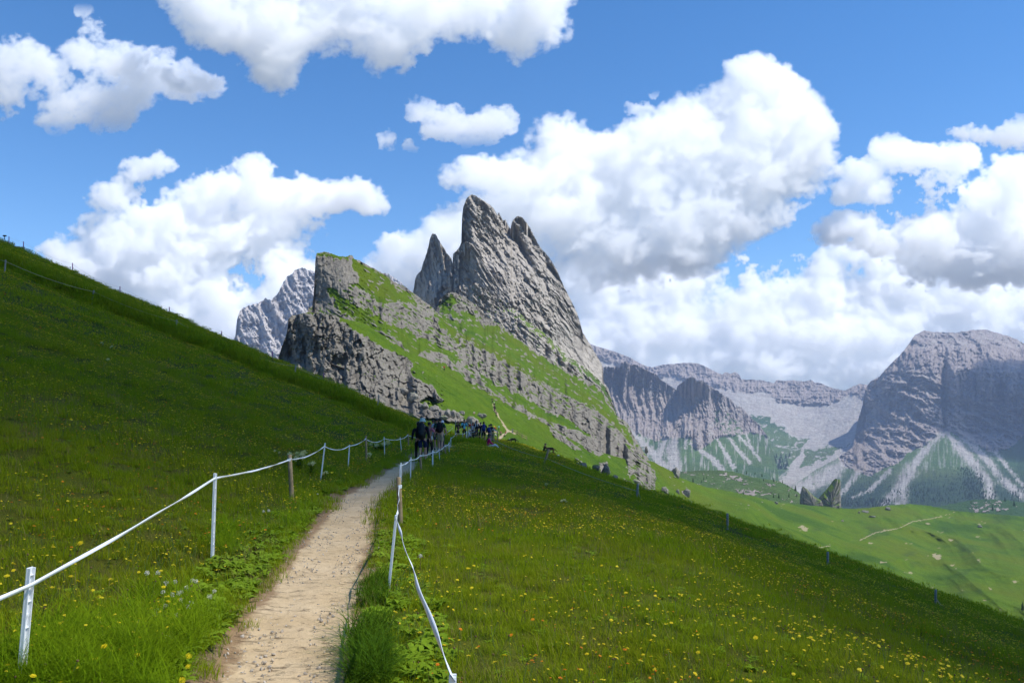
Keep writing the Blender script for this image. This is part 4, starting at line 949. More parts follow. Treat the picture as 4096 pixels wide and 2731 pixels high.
def wrap(p, rad, w, turns=2):                          # tape wound round a post
    bm = bmesh.new()
    for k in range(turns):
        r0 = rad+.002+.0012*k; z0 = p[2]+(-.5+k)*w*.5; seg = 16; rings = []
        for zz in (z0-w*.5, z0+w*.5): rings.append([bm.verts.new((p[0]+r0*math.cos(6.2832*i/seg), p[1]+r0*math.sin(6.2832*i/seg), zz+.006*math.sin(6.28*i/seg+k*2))) for i in range(seg)])
        for i in range(seg): bm.faces.new((rings[0][i], rings[0][(i+1) % seg], rings[1][(i+1) % seg], rings[1][i]))
    return bm
def post_px(bx, by, tx, ty, d=None):
    if d is None: x, y, z = ground_at(bx, by)
    else: x, y = (bx-HX)/F*d, d; z = float(G(x, y))
    return (x, y, z), ((tx-HX)/F*y, y, CZ+(HY-ty)/F*y), y
def at(px, py, d): return ((px-HX)/F*d, d, CZ+(HY-py)/F*d)

# left tape fence ---------------------------------------------------
L = [('w', 74, 2768, 119, 2268, 128, 2337, 'tall white plastic fence post nearest the camera in the lower left corner'),
     ('w', 846, 2245, 858, 1892, 860, 1912, 'white plastic fence post left of the path, second along the left tape'),
     ('o', 1168, 2010, 1158, 1817, 1158, 1838, 'thick round wooden post left of the path beside the tall pale thistle'),
     ('w', 1281, 1925, 1299, 1771, 1298, 1784, 'leaning white plastic post just right of the pale thistle clump'),
     ('w', 1391, 1877, 1397, 1778, 1396, 1783, 'thin white plastic post between the leaning white post and a wooden one'),
     ('o', 1466, 1853, 1464, 1742, 1463, 1755, 'slim wooden post in the middle of the left tape fence'),
     ('w', 1540, 1830, 1537, 1746, 1537, 1753, 'white plastic post in front of the small far thistle'),
     ('w', 1607, 1809, 1601, 1748, 1601, 1756, 'short leaning white post left of the hikers, before the last wooden one'),
     ('o', 1635, 1794, 1632, 1734, 1631, 1740, 'last wooden post of the left tape fence beside the hikers')]
pl = [at(-140, 2452, 3.7)]; wraps = []
for kind, bx, by, tx_, ty_, ax_, ay_, lab in L:
    b, tp, d = post_px(bx, by, tx_, ty_)
    if kind == 'w': white_post(b, tp, lab, .050 if d < 9 else .045)
    else: wood_post(b, tp, lab, .034 if d > 14 else .038)
    p = at(ax_, ay_, d-(.03 if kind == 'w' else .045)); pl.append(p)
    if kind == 'o': wraps.append((at(ax_, ay_, d), .04 if d > 14 else .044))
pl.append(at(1812, 1709, 62))
tp_ = ribbon(pl, .022, [0.0, .015, .03, .07, .10, .05, .13, .05, .04, .5], .004, .5, seed=4)
o = link('fence_tape', bm_mesh('fence_tape', tp_, M_tape, True)); tag(o, 'white woven tape strung along the left side of the path', 'fence tape', 'white tapes beside the path')
for p, rr in wraps: link('tape_knot', bm_mesh('tape_knot', wrap(p, rr-.006, .03), M_tape, True), parent=o)
# right tape fence --------------------------------------------------
R_ = [('w', None, None, 1801, 2697, 1812, 2712, 'white plastic post top at the bottom edge, right of the path'),
      ('w', 1551, 2363, 1582, 2059, 1584, 2072, 'white plastic post right of the path in front of the thick wooden post'),
      ('o', 1602, 2106, 1594, 1908, 1597, 1945, 'thick round wooden post at the bend on the right of the path'),
      ('w', 1598, 2030, 1603, 1850, 1600, 1862, 'white plastic post standing behind the thick wooden post at the bend'),
      ('w', 1640, 1930, 1643, 1828, 1642, 1838, 'slender white post between the path bend and the red topped wooden post'),
      ('o', 1685, 1884, 1679, 1803, 1681, 1822, 'wooden post with reddish top in front of the hiker in the pale hat'),
      ('w', 1731, 1871, 1731, 1800, 1732, 1807, 'white post at the path edge right of the hiker in the pale hat'),
      ('w', 1760, 1844, 1756, 1792, 1757, 1799, 'white post below the hiker in khaki shorts'),
      ('o', 1783, 1823, 1779, 1776, 1780, 1783, 'short dark wooden post right of the hiker in khaki shorts'),
      ('w', 1798, 1814, 1796, 1768, 1797, 1773, 'white post on the bend of the path below the standing couple'),
      ('w', 1802, 1790, 1804, 1748, 1803, 1753, 'white post just left of the long haired woman in black'),
      ('o', 1824, 1771, 1824, 1729, 1824, 1732, 'wooden post in front of the long haired woman in black'),
      ('w', 1847, 1771, 1850, 1731, 1849, 1734, 'white post in front of the man in the light blue shirt'),
      ('w', 1866, 1764, 1866, 1724, 1866, 1728, 'white post between the light blue shirt man and the crouching man'),
      ('o', 1903, 1757, 1903, 1684, 1903, 1723, 'tall grey wooden post right of the crouching man')]
pr = []; wraps = []
for kind, bx, by, tx_, ty_, ax_, ay_, lab in R_:
    if bx is None: d = 2.42; b = ((1790-HX)/F*d, d, float(G((1790-HX)/F*d, d))); tp = at(tx_, ty_, d)
    else: b, tp, d = post_px(bx, by, tx_, ty_)
    if kind == 'w': white_post(b, tp, lab, .036 if d < 9 else .04)
    else: wood_post(b, tp, lab, .038 if d < 20 else (.036 if d < 50 else .075), M_wood if 'grey' not in lab else M_woodgrey)
    pr.append(at(ax_, ay_, d-(.03 if kind == 'w' else .045)))
    if kind == 'o' and d < 40: wraps.append((at(ax_, ay_, d), .042))
tp_ = ribbon(pr, .026, [.03, .10, .06, .03, .05, .04, .05, .04, .03, .05, .08, .05, .05, .06], .006, .45, seed=9)
o = link('fence_tape', bm_mesh('fence_tape', tp_, M_tape, True)); tag(o, 'white woven tape strung along the right side of the path', 'fence tape', 'white tapes beside the path')
for p, rr in wraps: link('tape_knot', bm_mesh('tape_knot', wrap(p, rr-.006, .03), M_tape, True), parent=o)
# posts round the knot of people at the saddle
SP = [(1925, 1747, 1927, 1706, 'grey post left of the hikers with blue backpacks', .06), (1939, 1744, 1938, 1697, 'tall grey post in front of the hiker with the long blue backpack', .07), (1963, 1746, 1964, 1712, 'grey post at the second blue backpack', .07),
      (1975, 1748, 1975, 1709, 'dark wooden post just right of the blue backpacks', .055), (1990, 1747, 1989, 1720, 'short dark post at the end of the saddle fence', .05), (1870, 1735, 1871, 1686, 'thin pale post left of the large boulder', .03), (1885, 1722, 1886, 1672, 'thin pale post before the large boulder', .035), (1822, 1740, 1822, 1680, 'white post behind the long haired woman', .04), (2103, 1764, 2101, 1760, 'low dark stake beside the black dog', .05)]
sp = []
for bx, by, tx_, ty_, lab, rr in SP:
    d = 64. if bx < 1900 else 66.
    if bx > 2000: b, tp, d = post_px(2041, 1765, 2041, 1755)
    x = (bx-HX)/F*d; b = (x, d, float(G(x, d))-.05); tp = at(tx_, ty_, d)
    if bx > 2000: x, y, z = ground_at(2040, 1771); b = (x, y, z); tp = (x, y, z+.25)
    wood_post(b, tp, lab, rr, M_woodgrey if 'dark' not in lab else M_wood)
    if 1900 < bx < 2000: sp.append((tp[0], tp[1]-.06, tp[2]-.15))
o = link('fence_tape', bm_mesh('fence_tape', ribbon([pr[-1]]+sp, .05, .04, 0, .4, seed=2), M_tape, True)); tag(o, 'thin pale tape linking the grey posts where people gather', 'fence tape')
# upper fence across the left slope
UP = [(18, 1096, 23, 1039), (366, 1217, 376, 1161), (703, 1333, 707, 1279), (1178, 1503, 1184, 1460), (1511, 1625, 1515, 1578)]
ulab = ['weathered post of the slope fence at the left edge of the picture', 'weathered slope fence post second from the left edge', 'weathered slope fence post below the middle of the left skyline', 'weathered slope fence post below the lower crag', 'weathered slope fence post nearest the hikers']
ur = []
for (bx, by, tx_, ty_), lab in zip(UP, ulab):
    b, tp, d = post_px(bx, by, tx_, ty_); wood_post(b, tp, lab, .055*d/60, M_woodgrey); ur.append((tp[0], tp[1]-.08, tp[2]-.12*d/60))
x0_, d0_ = -70, ur[0][1]
ur = [(ur[0][0]-12, ur[0][1]+1, ur[0][2]+4.6)]+ur+[at(1812, 1705, 63)]
o = link('fence_rope', bm_mesh('fence_rope', ribbon(ur, .020, .03, thick=.010, seed=3), M_rope, True)); tag(o, 'pale rope of the fence crossing the left slope', 'fence rope')
# rope and posts of the fence running down to the right
RP = [(2175, 1861, 2195, 1796, 'dark leaning wooden post near the shepherd dog'), (2547, 2000, 2552, 1933, 'grey wooden post on the shaded slope below the rock towers'), (2910, 2117, 2910, 2052, 'grey post on the right slope, third from the saddle'), (3311, 2274, 3311, 2206, 'grey post on the right slope, fourth from the saddle'), (3742, 2420, 3743, 2357, 'grey post on the right slope, nearest the right edge')]
rr_ = [at(1943, 1741, 60)]
for bx, by, tx_, ty_, lab in RP:
    b, tp, d = post_px(bx, by, tx_, ty_); wood_post(b, tp, lab, .07*d/50, M_woodgrey if 'grey' in lab else M_wood); rr_.append((tp[0], tp[1]-.09, tp[2]-(.55 if bx < 2300 else .35)))
o = link('fence_rope', bm_mesh('fence_rope', ribbon(rr_[:3], .020, .012, thick=.010, seed=3), M_rope, True)); tag(o, 'pale rope of the fence running down the slope to the right', 'fence rope')
for (k, ex, ey) in ((2, 2570, 2012), (5, 3770, 2425)):
    g = ground_at(ex, ey); o = link('loose_rope', bm_mesh('loose_rope', ribbon([rr_[k], (g[0], g[1], g[2]+.05)], .03, .10, thick=.012), M_rope, True))
    tag(o, ['loose rope end hanging from the grey post below the towers', 'loose rope end hanging from the post nearest the right edge'][k > 2], 'rope')
# skyline posts
SK = [(36, 988, 36, 960), (94, 1009, 94, 978), (290, 1085, 290, 1050), (480, 1160, 480, 1131), (677, 1240, 677, 1214), (886, 1326, 887, 1301), (1090, 1408, 1090, 1378), (1295, 1480, 1295, 1453), (1479, 1552, 1479, 1528)]
sl_ = []
names = ['leftmost', 'second', 'third', 'fourth', 'fifth', 'sixth', 'seventh', 'eighth', 'last']
for (bx, by, tx_, ty_), nm in zip(SK, names):
    u = (bx-HX)/F; ysr = np.arange(50, 125, .1); q = (G(u*ysr, ysr)-CZ)/ysr; d = float(ysr[int(np.argmax(q))]); z = float(G(u*d, d)); h = (by-ty_)/F*d
    wood_post((u*d, d, z-.05), (u*d, d, z+h), nm+' slim purple stake along the left skyline, counted from the left edge', .05, M_purple, 'stake', 'purple stakes on the skyline', 'stake'); sl_.append((u*d, d, z+h*.9))
o = link('skyline_wire', bm_mesh('skyline_wire', ribbon(sl_, .012, .03, thick=.006), M_rope, True)); tag(o, 'thin wire between the purple stakes on the left skyline', 'wire')
u = (22-HX)/F; d = sl_[0][1]; z = float(G(u*d, d))
r = empty('weather_camera', (u*d, d, z-.1), 'small dark box on a leaning pole at the far left skyline', 'weather station')
bm = bmesh.new(); box(bm, (0, 0, .42), (.05, .05, .86), Matrix.Rotation(-.15, 4, 'Y')); link('pole', bm_mesh('pole', bm, M_black), parent=r)
bm = bmesh.new(); box(bm, (-.13, 0, .95), (.34, .2, .17)); bmesh.ops.bevel(bm, geom=bm.edges[:], offset=.02, segments=2, affect='EDGES'); box(bm, (.07, 0, .97), (.1, .11, .09)); link('camera_box', bm_mesh('camera_box', bm, M_black), parent=r)
# wooden barrier far off on the saddle path
dB_ = 205.
def hp(px, py):                                        # a point on the pasture hillside
    gxp, gpy, gD, gV = GRID1; i = int(np.argmin(np.abs(gxp-px))); j = int(np.argmin(np.abs(gpy[:, i]-py)))
    return Vector(gV[j, i])
# ================================================================ people and dogs
_ts = bpy.data.scenes.new('workbench')
def skin_mesh(name, verts, edges, sub=1, mat=None):
    """verts: (x,y,z,rx,ry). One continuous skinned surface grown round connected joints."""
    bm = bmesh.new(); lay = bm.verts.layers.skin.verify(); vs_ = []
    for i, v in enumerate(verts):
        q = bm.verts.new(v[:3]); r = v[3]; r2 = v[4] if len(v) > 4 else r
        q[lay].radius = (r, r2); q[lay].use_root = (i == 0); vs_.append(q)
    for a, b in edges: bm.edges.new((vs_[a], vs_[b]))
    me = bpy.data.meshes.new(name); bm.to_mesh(me); bm.free()
    o = bpy.data.objects.new(name, me); _ts.collection.objects.link(o)
    m = o.modifiers.new('skin', 'SKIN'); m.use_smooth_shade = True; m.branch_smoothing = .6
    if sub: s = o.modifiers.new('sub', 'SUBSURF'); s.levels = sub; s.render_levels = sub
    _ts.view_layers[0].update(); dg = _ts.view_layers[0].depsgraph
    r = bpy.data.meshes.new_from_object(o.evaluated_get(dg), depsgraph=dg); r.name = name
    bpy.data.objects.remove(o); bpy.data.meshes.remove(me)
    if mat: r.materials.clear(); r.materials.append(mat)
    return r
def cloth(name, col, vary=.25): return plain('cloth_'+name, col, .85, vary, 9, .3, .1)
SK1 = plain('skin_light', (.46, .27, .19), .55, .06, 40); SK2 = plain('skin_tan', (.27, .145, .09), .55, .06, 40)
HB = plain('hair_black', (.012, .010, .010), .45, .3, 60); HBr = plain('hair_brown', (.05, .028, .015), .5, .3, 60)
BLACK = cloth('black', (.014, .014, .018)); NAVY = cloth('navy', (.012, .02, .06)); DGREY = cloth('dark_grey', (.035, .037, .042)); WHITE = cloth('white', (.62, .62, .64), .08)
PINK = cloth('dusty_pink', (.42, .13, .17)); MAG = cloth('magenta', (.45, .012, .11)); LBLUE = cloth('light_blue', (.16, .52, .60)); KHAKI = cloth('khaki', (.34, .28, .18)); GREEN = cloth('dark_green', (.02, .075, .04))
MINT = cloth('mint_grey', (.42, .52, .46), .08); RED = cloth('red', (.5, .02, .015)); BLUEP = cloth('backpack_blue', (.02, .035, .16)); DEN = cloth('pale_denim', (.25, .34, .42)); YEL = cloth('yellow', (.7, .5, .03)); BROWN = cloth('brown', (.09, .05, .03))
SHOE = plain('dark_shoe', (.02, .02, .025), .6, .3, 30); SHOEW = plain('pale_shoe', (.5, .5, .5), .6, .15, 30); GREYP = cloth('grey', (.2, .2, .21))
STAND = dict(pelvis=(0, 0, .95), belly=(0, .0, 1.09), chest=(0, 0, 1.28), neck=(0, .0, 1.46), head=(0, .02, 1.61), sh=.175,
             elL=(-.24, -.03, 1.15), elR=(.24, -.03, 1.15), wrL=(-.26, .06, .90), wrR=(.26, .06, .90),
             kneeL=(-.10, .03, .50), kneeR=(.10, .03, .50), anL=(-.10, 0, .08), anR=(.10, 0, .08))
def pose(**k): d = dict(STAND); d.update(k); return d
WALK = pose(kneeL=(-.09, .20, .53), anL=(-.09, .22, .10), kneeR=(.09, -.02, .49), anR=(.09, -.24, .11), elL=(-.25, -.10, 1.16), wrL=(-.27, .0, .93), elR=(.25, .0, 1.15), wrR=(.26, .16, .95))
WALK2 = pose(kneeR=(.09, .16, .52), anR=(.09, .17, .09), kneeL=(-.09, -.01, .49), anL=(-.09, -.16, .09), elR=(.25, -.09, 1.16), wrR=(.28, .0, .93), elL=(-.25, .0, 1.15), wrL=(-.26, .14, .95))
PHONE = pose(elL=(-.23, .05, 1.16), wrL=(-.07, .27, 1.22), elR=(.23, .05, 1.16), wrR=(.07, .27, 1.22), head=(0, .07, 1.59))
HIPS = pose(elL=(-.36, -.08, 1.18), wrL=(-.19, .08, 1.02), elR=(.36, -.08, 1.18), wrR=(.19, .08, 1.02))
SIT = pose(pelvis=(0, 0, .13), belly=(0, .0, .27), chest=(0, .05, .46), neck=(0, .10, .63), head=(0, .15, .77), elL=(-.25, .12, .36), wrL=(-.15, .34, .34), elR=(.25, .12, .36), wrR=(.15, .34, .34),
           kneeL=(-.13, .40, .44), anL=(-.11, .56, .08), kneeR=(.13, .40, .44), anR=(.11, .58, .08))
SITSLOPE = pose(pelvis=(0, 0, .13), belly=(0, -.02, .28), chest=(0, .02, .46), neck=(0, .07, .63), head=(0, .12, .77), elL=(-.22, .14, .38), wrL=(-.10, .36, .24), elR=(.22, .14, .38), wrR=(.10, .36, .24),
                kneeL=(-.09, .46, .24), anL=(-.09, .84, -.20), kneeR=(.09, .48, .22), anR=(.09, .90, -.22))
CROUCH = pose(pelvis=(0, 0, .30), belly=(0, .06, .43), chest=(0, .16, .60), neck=(0, .27, .74), head=(0, .36, .84), elL=(-.24, .34, .50), wrL=(-.05, .55, .52), elR=(.24, .34, .50), wrR=(.06, .55, .52),
              kneeL=(-.20, .40, .46), anL=(-.17, .12, .08), kneeR=(.20, .40, .46), anR=(.17, .12, .08))
def lerp3(a, b, t_): return tuple(a[i]+(b[i]-a[i])*t_ for i in range(3))
def lathe_mesh(name, prof, seg, mat):
    bm = bmesh.new(); rings = [[bm.verts.new((r*math.cos(6.2832*i/seg), r*math.sin(6.2832*i/seg), z)) for i in range(seg)] for r, z in prof]
    for a, b in zip(rings, rings[1:]):
        for i in range(seg): bm.faces.new((a[i], a[(i+1) % seg], b[(i+1) % seg], b[i]))
    bm.faces.new(rings[-1]); return bm_mesh(name, bm, mat, True)
def person(label, P=STAND, skin=SK1, hair=HB, hairlen=0, top=BLACK, sleeve=.5, bottom=BLACK, leg=.45, shoe=SHOE, hat=None, pack=None, packh=.52, vest=False, fem=False, phone=False, bottle=False, straps=None, detail=True, skirt=False):
    r = empty('person', (0, 0, 0), label, 'person', 'hikers on the ridge path'); k = .9 if fem else 1.0
    s = P['sh']*k; pv, be, ch, nk, hd = (Vector(P[q]) for q in ('pelvis', 'belly', 'chest', 'neck', 'head'))
    up = (nk-ch).normalized(); fw = Vector((0, 1, 0)); fw = (fw-up*fw.dot(up)).normalized()
    shc = nk-up*.045
    hup = (hd-nk).normalized(); hfw = (Vector((0, 1, -.1))-hup*Vector((0, 1, -.1)).dot(hup)).normalized()
    shL, shR = shc+Vector((-s, 0, 0)), shc+Vector((s, 0, 0)); hl = pv+Vector((-.09, .0, -.045)); hr = pv+Vector((.09, .0, -.045))
    V, E = [], []
    def v(p, a, b=None): V.append((p[0], p[1], p[2], a, b or a)); return len(V)-1
    def e(*ix):
        for a, b in zip(ix, ix[1:]): E.append((a, b))
    a0 = v(pv, .125*k, .10); a1 = v(be, .112*k, .088); a2 = v(ch, .135*k, .095); a3 = v(nk, .060, .058); a4 = v(nk.lerp(hd, .45), .048, .05); a5 = v(hd-hup*.045+hfw*.01, .064, .075); a6 = v(hd+hup*.045, .074, .088); a7 = v(hd+hup*.10, .050, .058)
    e(a0, a1, a2, a3, a4, a5, a6, a7)
    for sx, sh_, el, wr in ((-1, shL, P['elL'], P['wrL']), (1, shR, P['elR'], P['wrR'])):
        b0 = v(sh_, .052*k); b1 = v(lerp3(sh_, el, .5), .045*k); b2 = v(el, .037*k); b3 = v(lerp3(el, wr, .4), .036*k); b4 = v(wr, .024)
        d = (Vector(wr)-Vector(el)).normalized(); sd_ = d.cross(Vector((sx, .3, 0))).normalized()
        pm = Vector(wr)+d*.055; b5 = v(pm, .017, .034); e(a2, b0, b1, b2, b3, b4, b5)
        for i, q in enumerate((-.030, -.010, .010, .028)):       # four fingers, unequal, a little curled
            f1 = pm+d*.045+sd_*q; f2 = f1+d*(.028+.006*(1-abs(i-1.3)/2))+fw*.012; e(b5, v(f1, .009), v(f2, .0075))
        t1 = Vector(wr)+d*.03+fw*.028; e(b4, v(t1, .010), v(t1+d*.03+fw*.012, .0085))
    for h_, kn, an in ((hl, P['kneeL'], P['anL']), (hr, P['kneeR'], P['anR'])):
        kn = Vector(kn); an = Vector(an)
        c0 = v(h_, .085); c1 = v(h_.lerp(kn, .5), .072*k); c2 = v(kn, .052); c3 = v(kn.lerp(an, .35), .054); c4 = v(an, .032); c5 = v(an+Vector((0, .11, -.045)), .030, .022)
        e(a0, c0, c1, c2, c3, c4, c5)
    body = link('body', skin_mesh('body', V, E, 1, skin), parent=r)
    if detail:                                          # face and ears
        def ell(nm, c, rr, mat):
            m = bmesh.new(); q = bmesh.ops.create_uvsphere(m, u_segments=8, v_segments=6, radius=1)['verts']
            for w_ in q: w_.co = Vector((w_.co.x*rr[0], w_.co.y*rr[1], w_.co.z*rr[2]))+c
            link(nm, bm_mesh(nm, m, mat, True), parent=r)
        dk = plain('face_dark', (.09, .03, .025), .5)
        ell('nose', hd+hfw*.098, (.011, .02, .02), skin); ell('mouth', hd+hfw*.086-hup*.042, (.022, .007, .005), dk)
        for sx in (-1, 1):
            ell('ear', hd+Vector((sx*.080, 0, 0))-hup*.005, (.012, .022, .032), skin); ell('eye', hd+hfw*.083+hup*.028+Vector((sx*.031, 0, 0)), (.012, .008, .006), dk)
    # shirt
    V, E = [], []
    g = .016
    a0 = v(pv+up*.0, .135*k, .112); a1 = v(be, .125*k+g*.3, .10+g*.3); a2 = v(ch, .142*k+g*.5, .10+g); a3 = v(nk-up*.03, .062+g, .06+g*.6); e(a0, a1, a2, a3)
    if not vest:
        for sh_, el, wr in ((shL, P['elL'], P['wrL']), (shR, P['elR'], P['wrR'])):
            b0 = v(sh_, .055*k+g); m_ = v(lerp3(sh_, el, .5), .05*k+g)
            if sleeve > .55: e(a2, b0, m_, v(el, .042*k+g), v(lerp3(el, wr, .9), .030+g*.6))
            else: e(a2, b0, m_, v(lerp3(sh_, el, .75), .048*k+g*1.2))
    link('shirt', skin_mesh('shirt', V, E, 1, top), parent=r)
    # trousers or shorts
    V, E = [], []
    a0 = v(pv-up*.01, .138*k, .118)
    a1 = v(pv+up*.05, .125*k, .10); e(a1, a0)
    for h_, kn, an in ((hl, P['kneeL'], P['anL']), (hr, P['kneeR'], P['anR'])):
        kn = Vector(kn); an = Vector(an); c0 = v(h_, .098); c1 = v(h_.lerp(kn, .5), .088*k)
        if leg > .6: e(a0, c0, c1, v(kn, .066), v(kn.lerp(an, .5), .060), v(kn.lerp(an, .92), .050))
        else: e(a0, c0, c1, v(h_.lerp(kn, min(1, leg*2)), .082*k))
    link('trousers' if leg > .6 else 'shorts', skin_mesh('trousers', V, E, 1, bottom), parent=r)
    for nm, an in (('L', P['anL']), ('R', P['anR'])):
        an = Vector(an); V, E = [], []
        c0 = v(an+Vector((0, -.02, .05)), .042); c1 = v(an+Vector((0, -.01, -.02)), .048, .042); c2 = v(an+Vector((0, .08, -.045)), .045, .030); c3 = v(an+Vector((0, .16, -.05)), .040, .024); e(c0, c1, c2, c3)
        link('shoe', skin_mesh('shoe', V, E, 1, shoe), parent=r)
    # hair
    R_ = (Matrix((Vector((1, 0, 0)), hfw, hup)).transposed()).to_4x4()
    hm_ = bmesh.new(); bmesh.ops.create_uvsphere(hm_, u_segments=16, v_segments=12, radius=1)
    for w_ in hm_.verts:
        x, y, z = w_.co; k_ = 1.0
        if y > .15 and z < .42: k_ = .72                # forehead and face stay clear
        if z < -.35 and not hairlen: k_ *= .78
        w_.co = Vector((x*.088*k_, y*.104*k_-.010, z*.100*k_+.022))
    hme_ = bm_mesh('hair', hm_, hair, True); hme_.transform(R_); ho = link('hair', hme_, parent=r); ho.location = hd
    if hairlen:
        V, E = [], []
        h2 = v(hd-hfw*.055-hup*.0, .072, .045); h3 = v(nk-hfw*.070+up*.02, .078, .042); h4 = v(nk-fw*.105-up*hairlen*.6, .075, .032); h5 = v(nk-fw*.11-up*hairlen, .05, .02); e(h2, h3, h4, h5)
        link('long_hair', skin_mesh('long_hair', V, E, 1, hair), parent=r)
    if hat is not None:
        m_ = lathe_mesh('hat', [(.140, -.045), (.143, -.038), (.116, .01), (.108, .025), (.102, .075), (.088, .105), (.05, .122), (.004, .126)], 24, hat); m_.transform(R_)
        link('hat', m_, parent=r).location = hd+hup*.035
    if pack is not None:
        bm = bmesh.new(); w = .30; d = .19
        q = bmesh.ops.create_cube(bm, size=1)['verts']
        for x in q: x.co = Vector((x.co.x*w*(1 if x.co.z < 0 else .82), x.co.y*d, x.co.z*packh))
        bmesh.ops.bevel(bm, geom=bm.edges[:], offset=.055, segments=3, affect='EDGES')
        B = (Matrix((Vector((1, 0, 0)), fw, up)).transposed()).to_4x4(); off = ch-fw*(.115+d*.5)+up*(-.03)
        me_ = bm_mesh('backpack', bm, pack, True); me_.transform(B); bp = link('backpack', me_, parent=r); bp.location = off
        bm = bmesh.new(); box(bm, (0, -d*.5-.02, -packh*.16), (w*.7, .06, packh*.42)); bmesh.ops.bevel(bm, geom=bm.edges[:], offset=.02, segments=2, affect='EDGES')
        me_ = bm_mesh('pocket', bm, pack, True); me_.transform(B); link('pocket', me_, parent=bp)
        V, E = [], []
        for sx in (-1, 1):
            ps = [ch-fw*.11+Vector((sx*.09, 0, 0))+up*.10, shc+Vector((sx*.095, 0, 0))+up*.045, ch+fw*.125+Vector((sx*.085, 0, 0))+up*.02, ch+fw*.08+Vector((sx*.13, 0, 0))-up*.12, ch-fw*.12+Vector((sx*.12, 0, 0))-up*.18]
            ix = [v(p, .022, .010) for p in ps]; e(*ix)
            if sx < 0: f_ = ix[-1]
            else: e(f_, ix[-1])
        sm_ = skin_mesh('strap', V, E, 0, straps or pack); sm_.transform(Matrix.Translation(-off)); link('strap', sm_, parent=bp)
    if phone:
        c = (Vector(P['wrL'])+Vector(P['wrR']))*.5+Vector((0, .07, .02)); bm = bmesh.new(); box(bm, c, (.075, .012, .14)); bmesh.ops.bevel(bm, geom=bm.edges[:], offset=.004, segments=1, affect='EDGES')
        link('phone', bm_mesh('phone', bm, M_black), parent=r)
    if bottle:
        m_ = lathe_mesh('bottle', [(.001, -.1), (.034, -.1), (.036, .05), (.016, .08), (.016, .1), (.001, .1)], 12, WHITE); link('bottle', m_, parent=r).location = (.17, -.02, .98)
    return r
def put(r, px, py, H=1.75, yaw=0., d=None, base=1.75, roll=0.):
    if d is None: x, y, z = ground_at(px, py)
    else: x, y = (px-HX)/F*d, d; z = float(G(x, y))
    r.location = (x, y, z); r.rotation_euler = (0, roll, yaw); r.scale = (H/base,)*3; return r
PI = math.pi
# the four at the front of the queue (about 35-45 m off)
put(person('hiker in a pale mint bucket hat, large black backpack and navy shorts', WALK2, SK1, HBr, 0, BLACK, 1, NAVY, .42, SHOE, MINT, plain('pack_dark', (.012, .018, .018), .6, .5, 12), .66), 1690, 1850, 1.72, -.05)
put(person('hiker in black half hidden left of the mint bucket hat', WALK, SK2, HB, .1, BLACK, 1, BLACK, 1, SHOE), 1674, 1848, 1.62, .15)
put(person('hiker in a dusty pink shirt and black leggings with a white bottle', pose(elR=(.33, .02, 1.17), wrR=(.17, .20, 1.20), kneeR=(.09, .10, .51), anR=(.09, .06, .09), kneeL=(-.09, .0, .5), anL=(-.09, -.12, .09)), SK2, HB, .0, PINK, .4, BLACK, 1, SHOEW, None, None, fem=True, bottle=True), 1717, 1833, 1.60, -.5)
put(person('black haired woman looking at her phone, facing us beside the green shirted man', PHONE, SK2, HB, .14, PINK, .4, DEN, .22, SHOE, None, None, fem=True, phone=True), 1733, 1785, 1.66, PI-.3)
put(person('man in a dark green shirt and khaki cargo shorts with a black backpack, walking away', WALK, SK1, HBr, 0, GREEN, .4, KHAKI, .45, SHOE, None, BLACK, .50), 1761, 1812, 1.80, -.08)
put(person('person in a white shirt with a black backpack behind the man in khaki shorts', WALK2, SK2, HB, 0, WHITE, .4, DGREY, .45, SHOE, None, BLACK, .45), 1746, 1776, 1.80, .1, d=44)
put(person('person in a white cap just right of the man in the green shirt', WALK, SK1, HB, .08, DGREY, .4, DGREY, 1, SHOE, WHITE, None, fem=True), 1768, 1776, 1.66, 0, d=46)
# the couple
put(person('long haired woman in a black hooded top and shorts standing by the path', pose(wrL=(-.16, .2, 1.08), elL=(-.24, 0, 1.14)), SK2, HB, .34, BLACK, 1, BLACK, .25, SHOE, fem=True), 1832, 1765, 1.66, PI-.5)
put(person('bearded man in a light blue t-shirt with a backpack, facing the camera', pose(elL=(-.25, -.02, 1.15), wrL=(-.2, .1, .92)), SK2, HB, 0, LBLUE, .4, BLACK, .45, SHOE, None, NAVY, .45), 1857, 1764, 1.78, PI+.35)
put(person('man in black crouching over a phone behind the tape', CROUCH, SK2, HB, 0, BLACK, .4, BLACK, .45, SHOE, phone=True), 1888, 1760, 1.75, -PI*.5-.5, d=60)
put(person('person in a white hooded top sitting at the large boulder', SIT, SK1, WHITE, .1, WHITE, 1, BLACK, 1, SHOE), 1873, 1712, 1.75, -PI*.5, d=69)
put(person('person in a bright red top beside the large boulder', STAND, SK1, HBr, .1, RED, .5, DGREY, .45, SHOE, fem=True), 1886, 1712, 1.62, PI, d=71)
put(person('person in black and white shirt standing in front of the boulder', STAND, SK2, HB, .0, WHITE, .3, DGREY, .45, SHOE, vest=True), 1893, 1714, 1.58, PI-.4, d=70)
put(person('man in a white tank top and open black shirt near the tall grey post', pose(elL=(-.26, 0, 1.15)), SK2, HB, 0, BLACK, .5, DGREY, 1, SHOE, None, WHITE, .3), 1906, 1716, 1.75, PI+.2, d=68)
put(person('hiker in black without backpack left of the blue backpacks', WALK, SK2, HB, 0, BLACK, 1, BLACK, 1, SHOE), 1923, 1742, 1.70, .2, d=67)
put(person('tall hiker in dark clothes with a long blue backpack, seen from behind', WALK2, SK2, HB, 0, BLACK, 1, BLACK, .45, SHOE, None, BLUEP, .6), 1935, 1746, 1.80, .1, d=65)
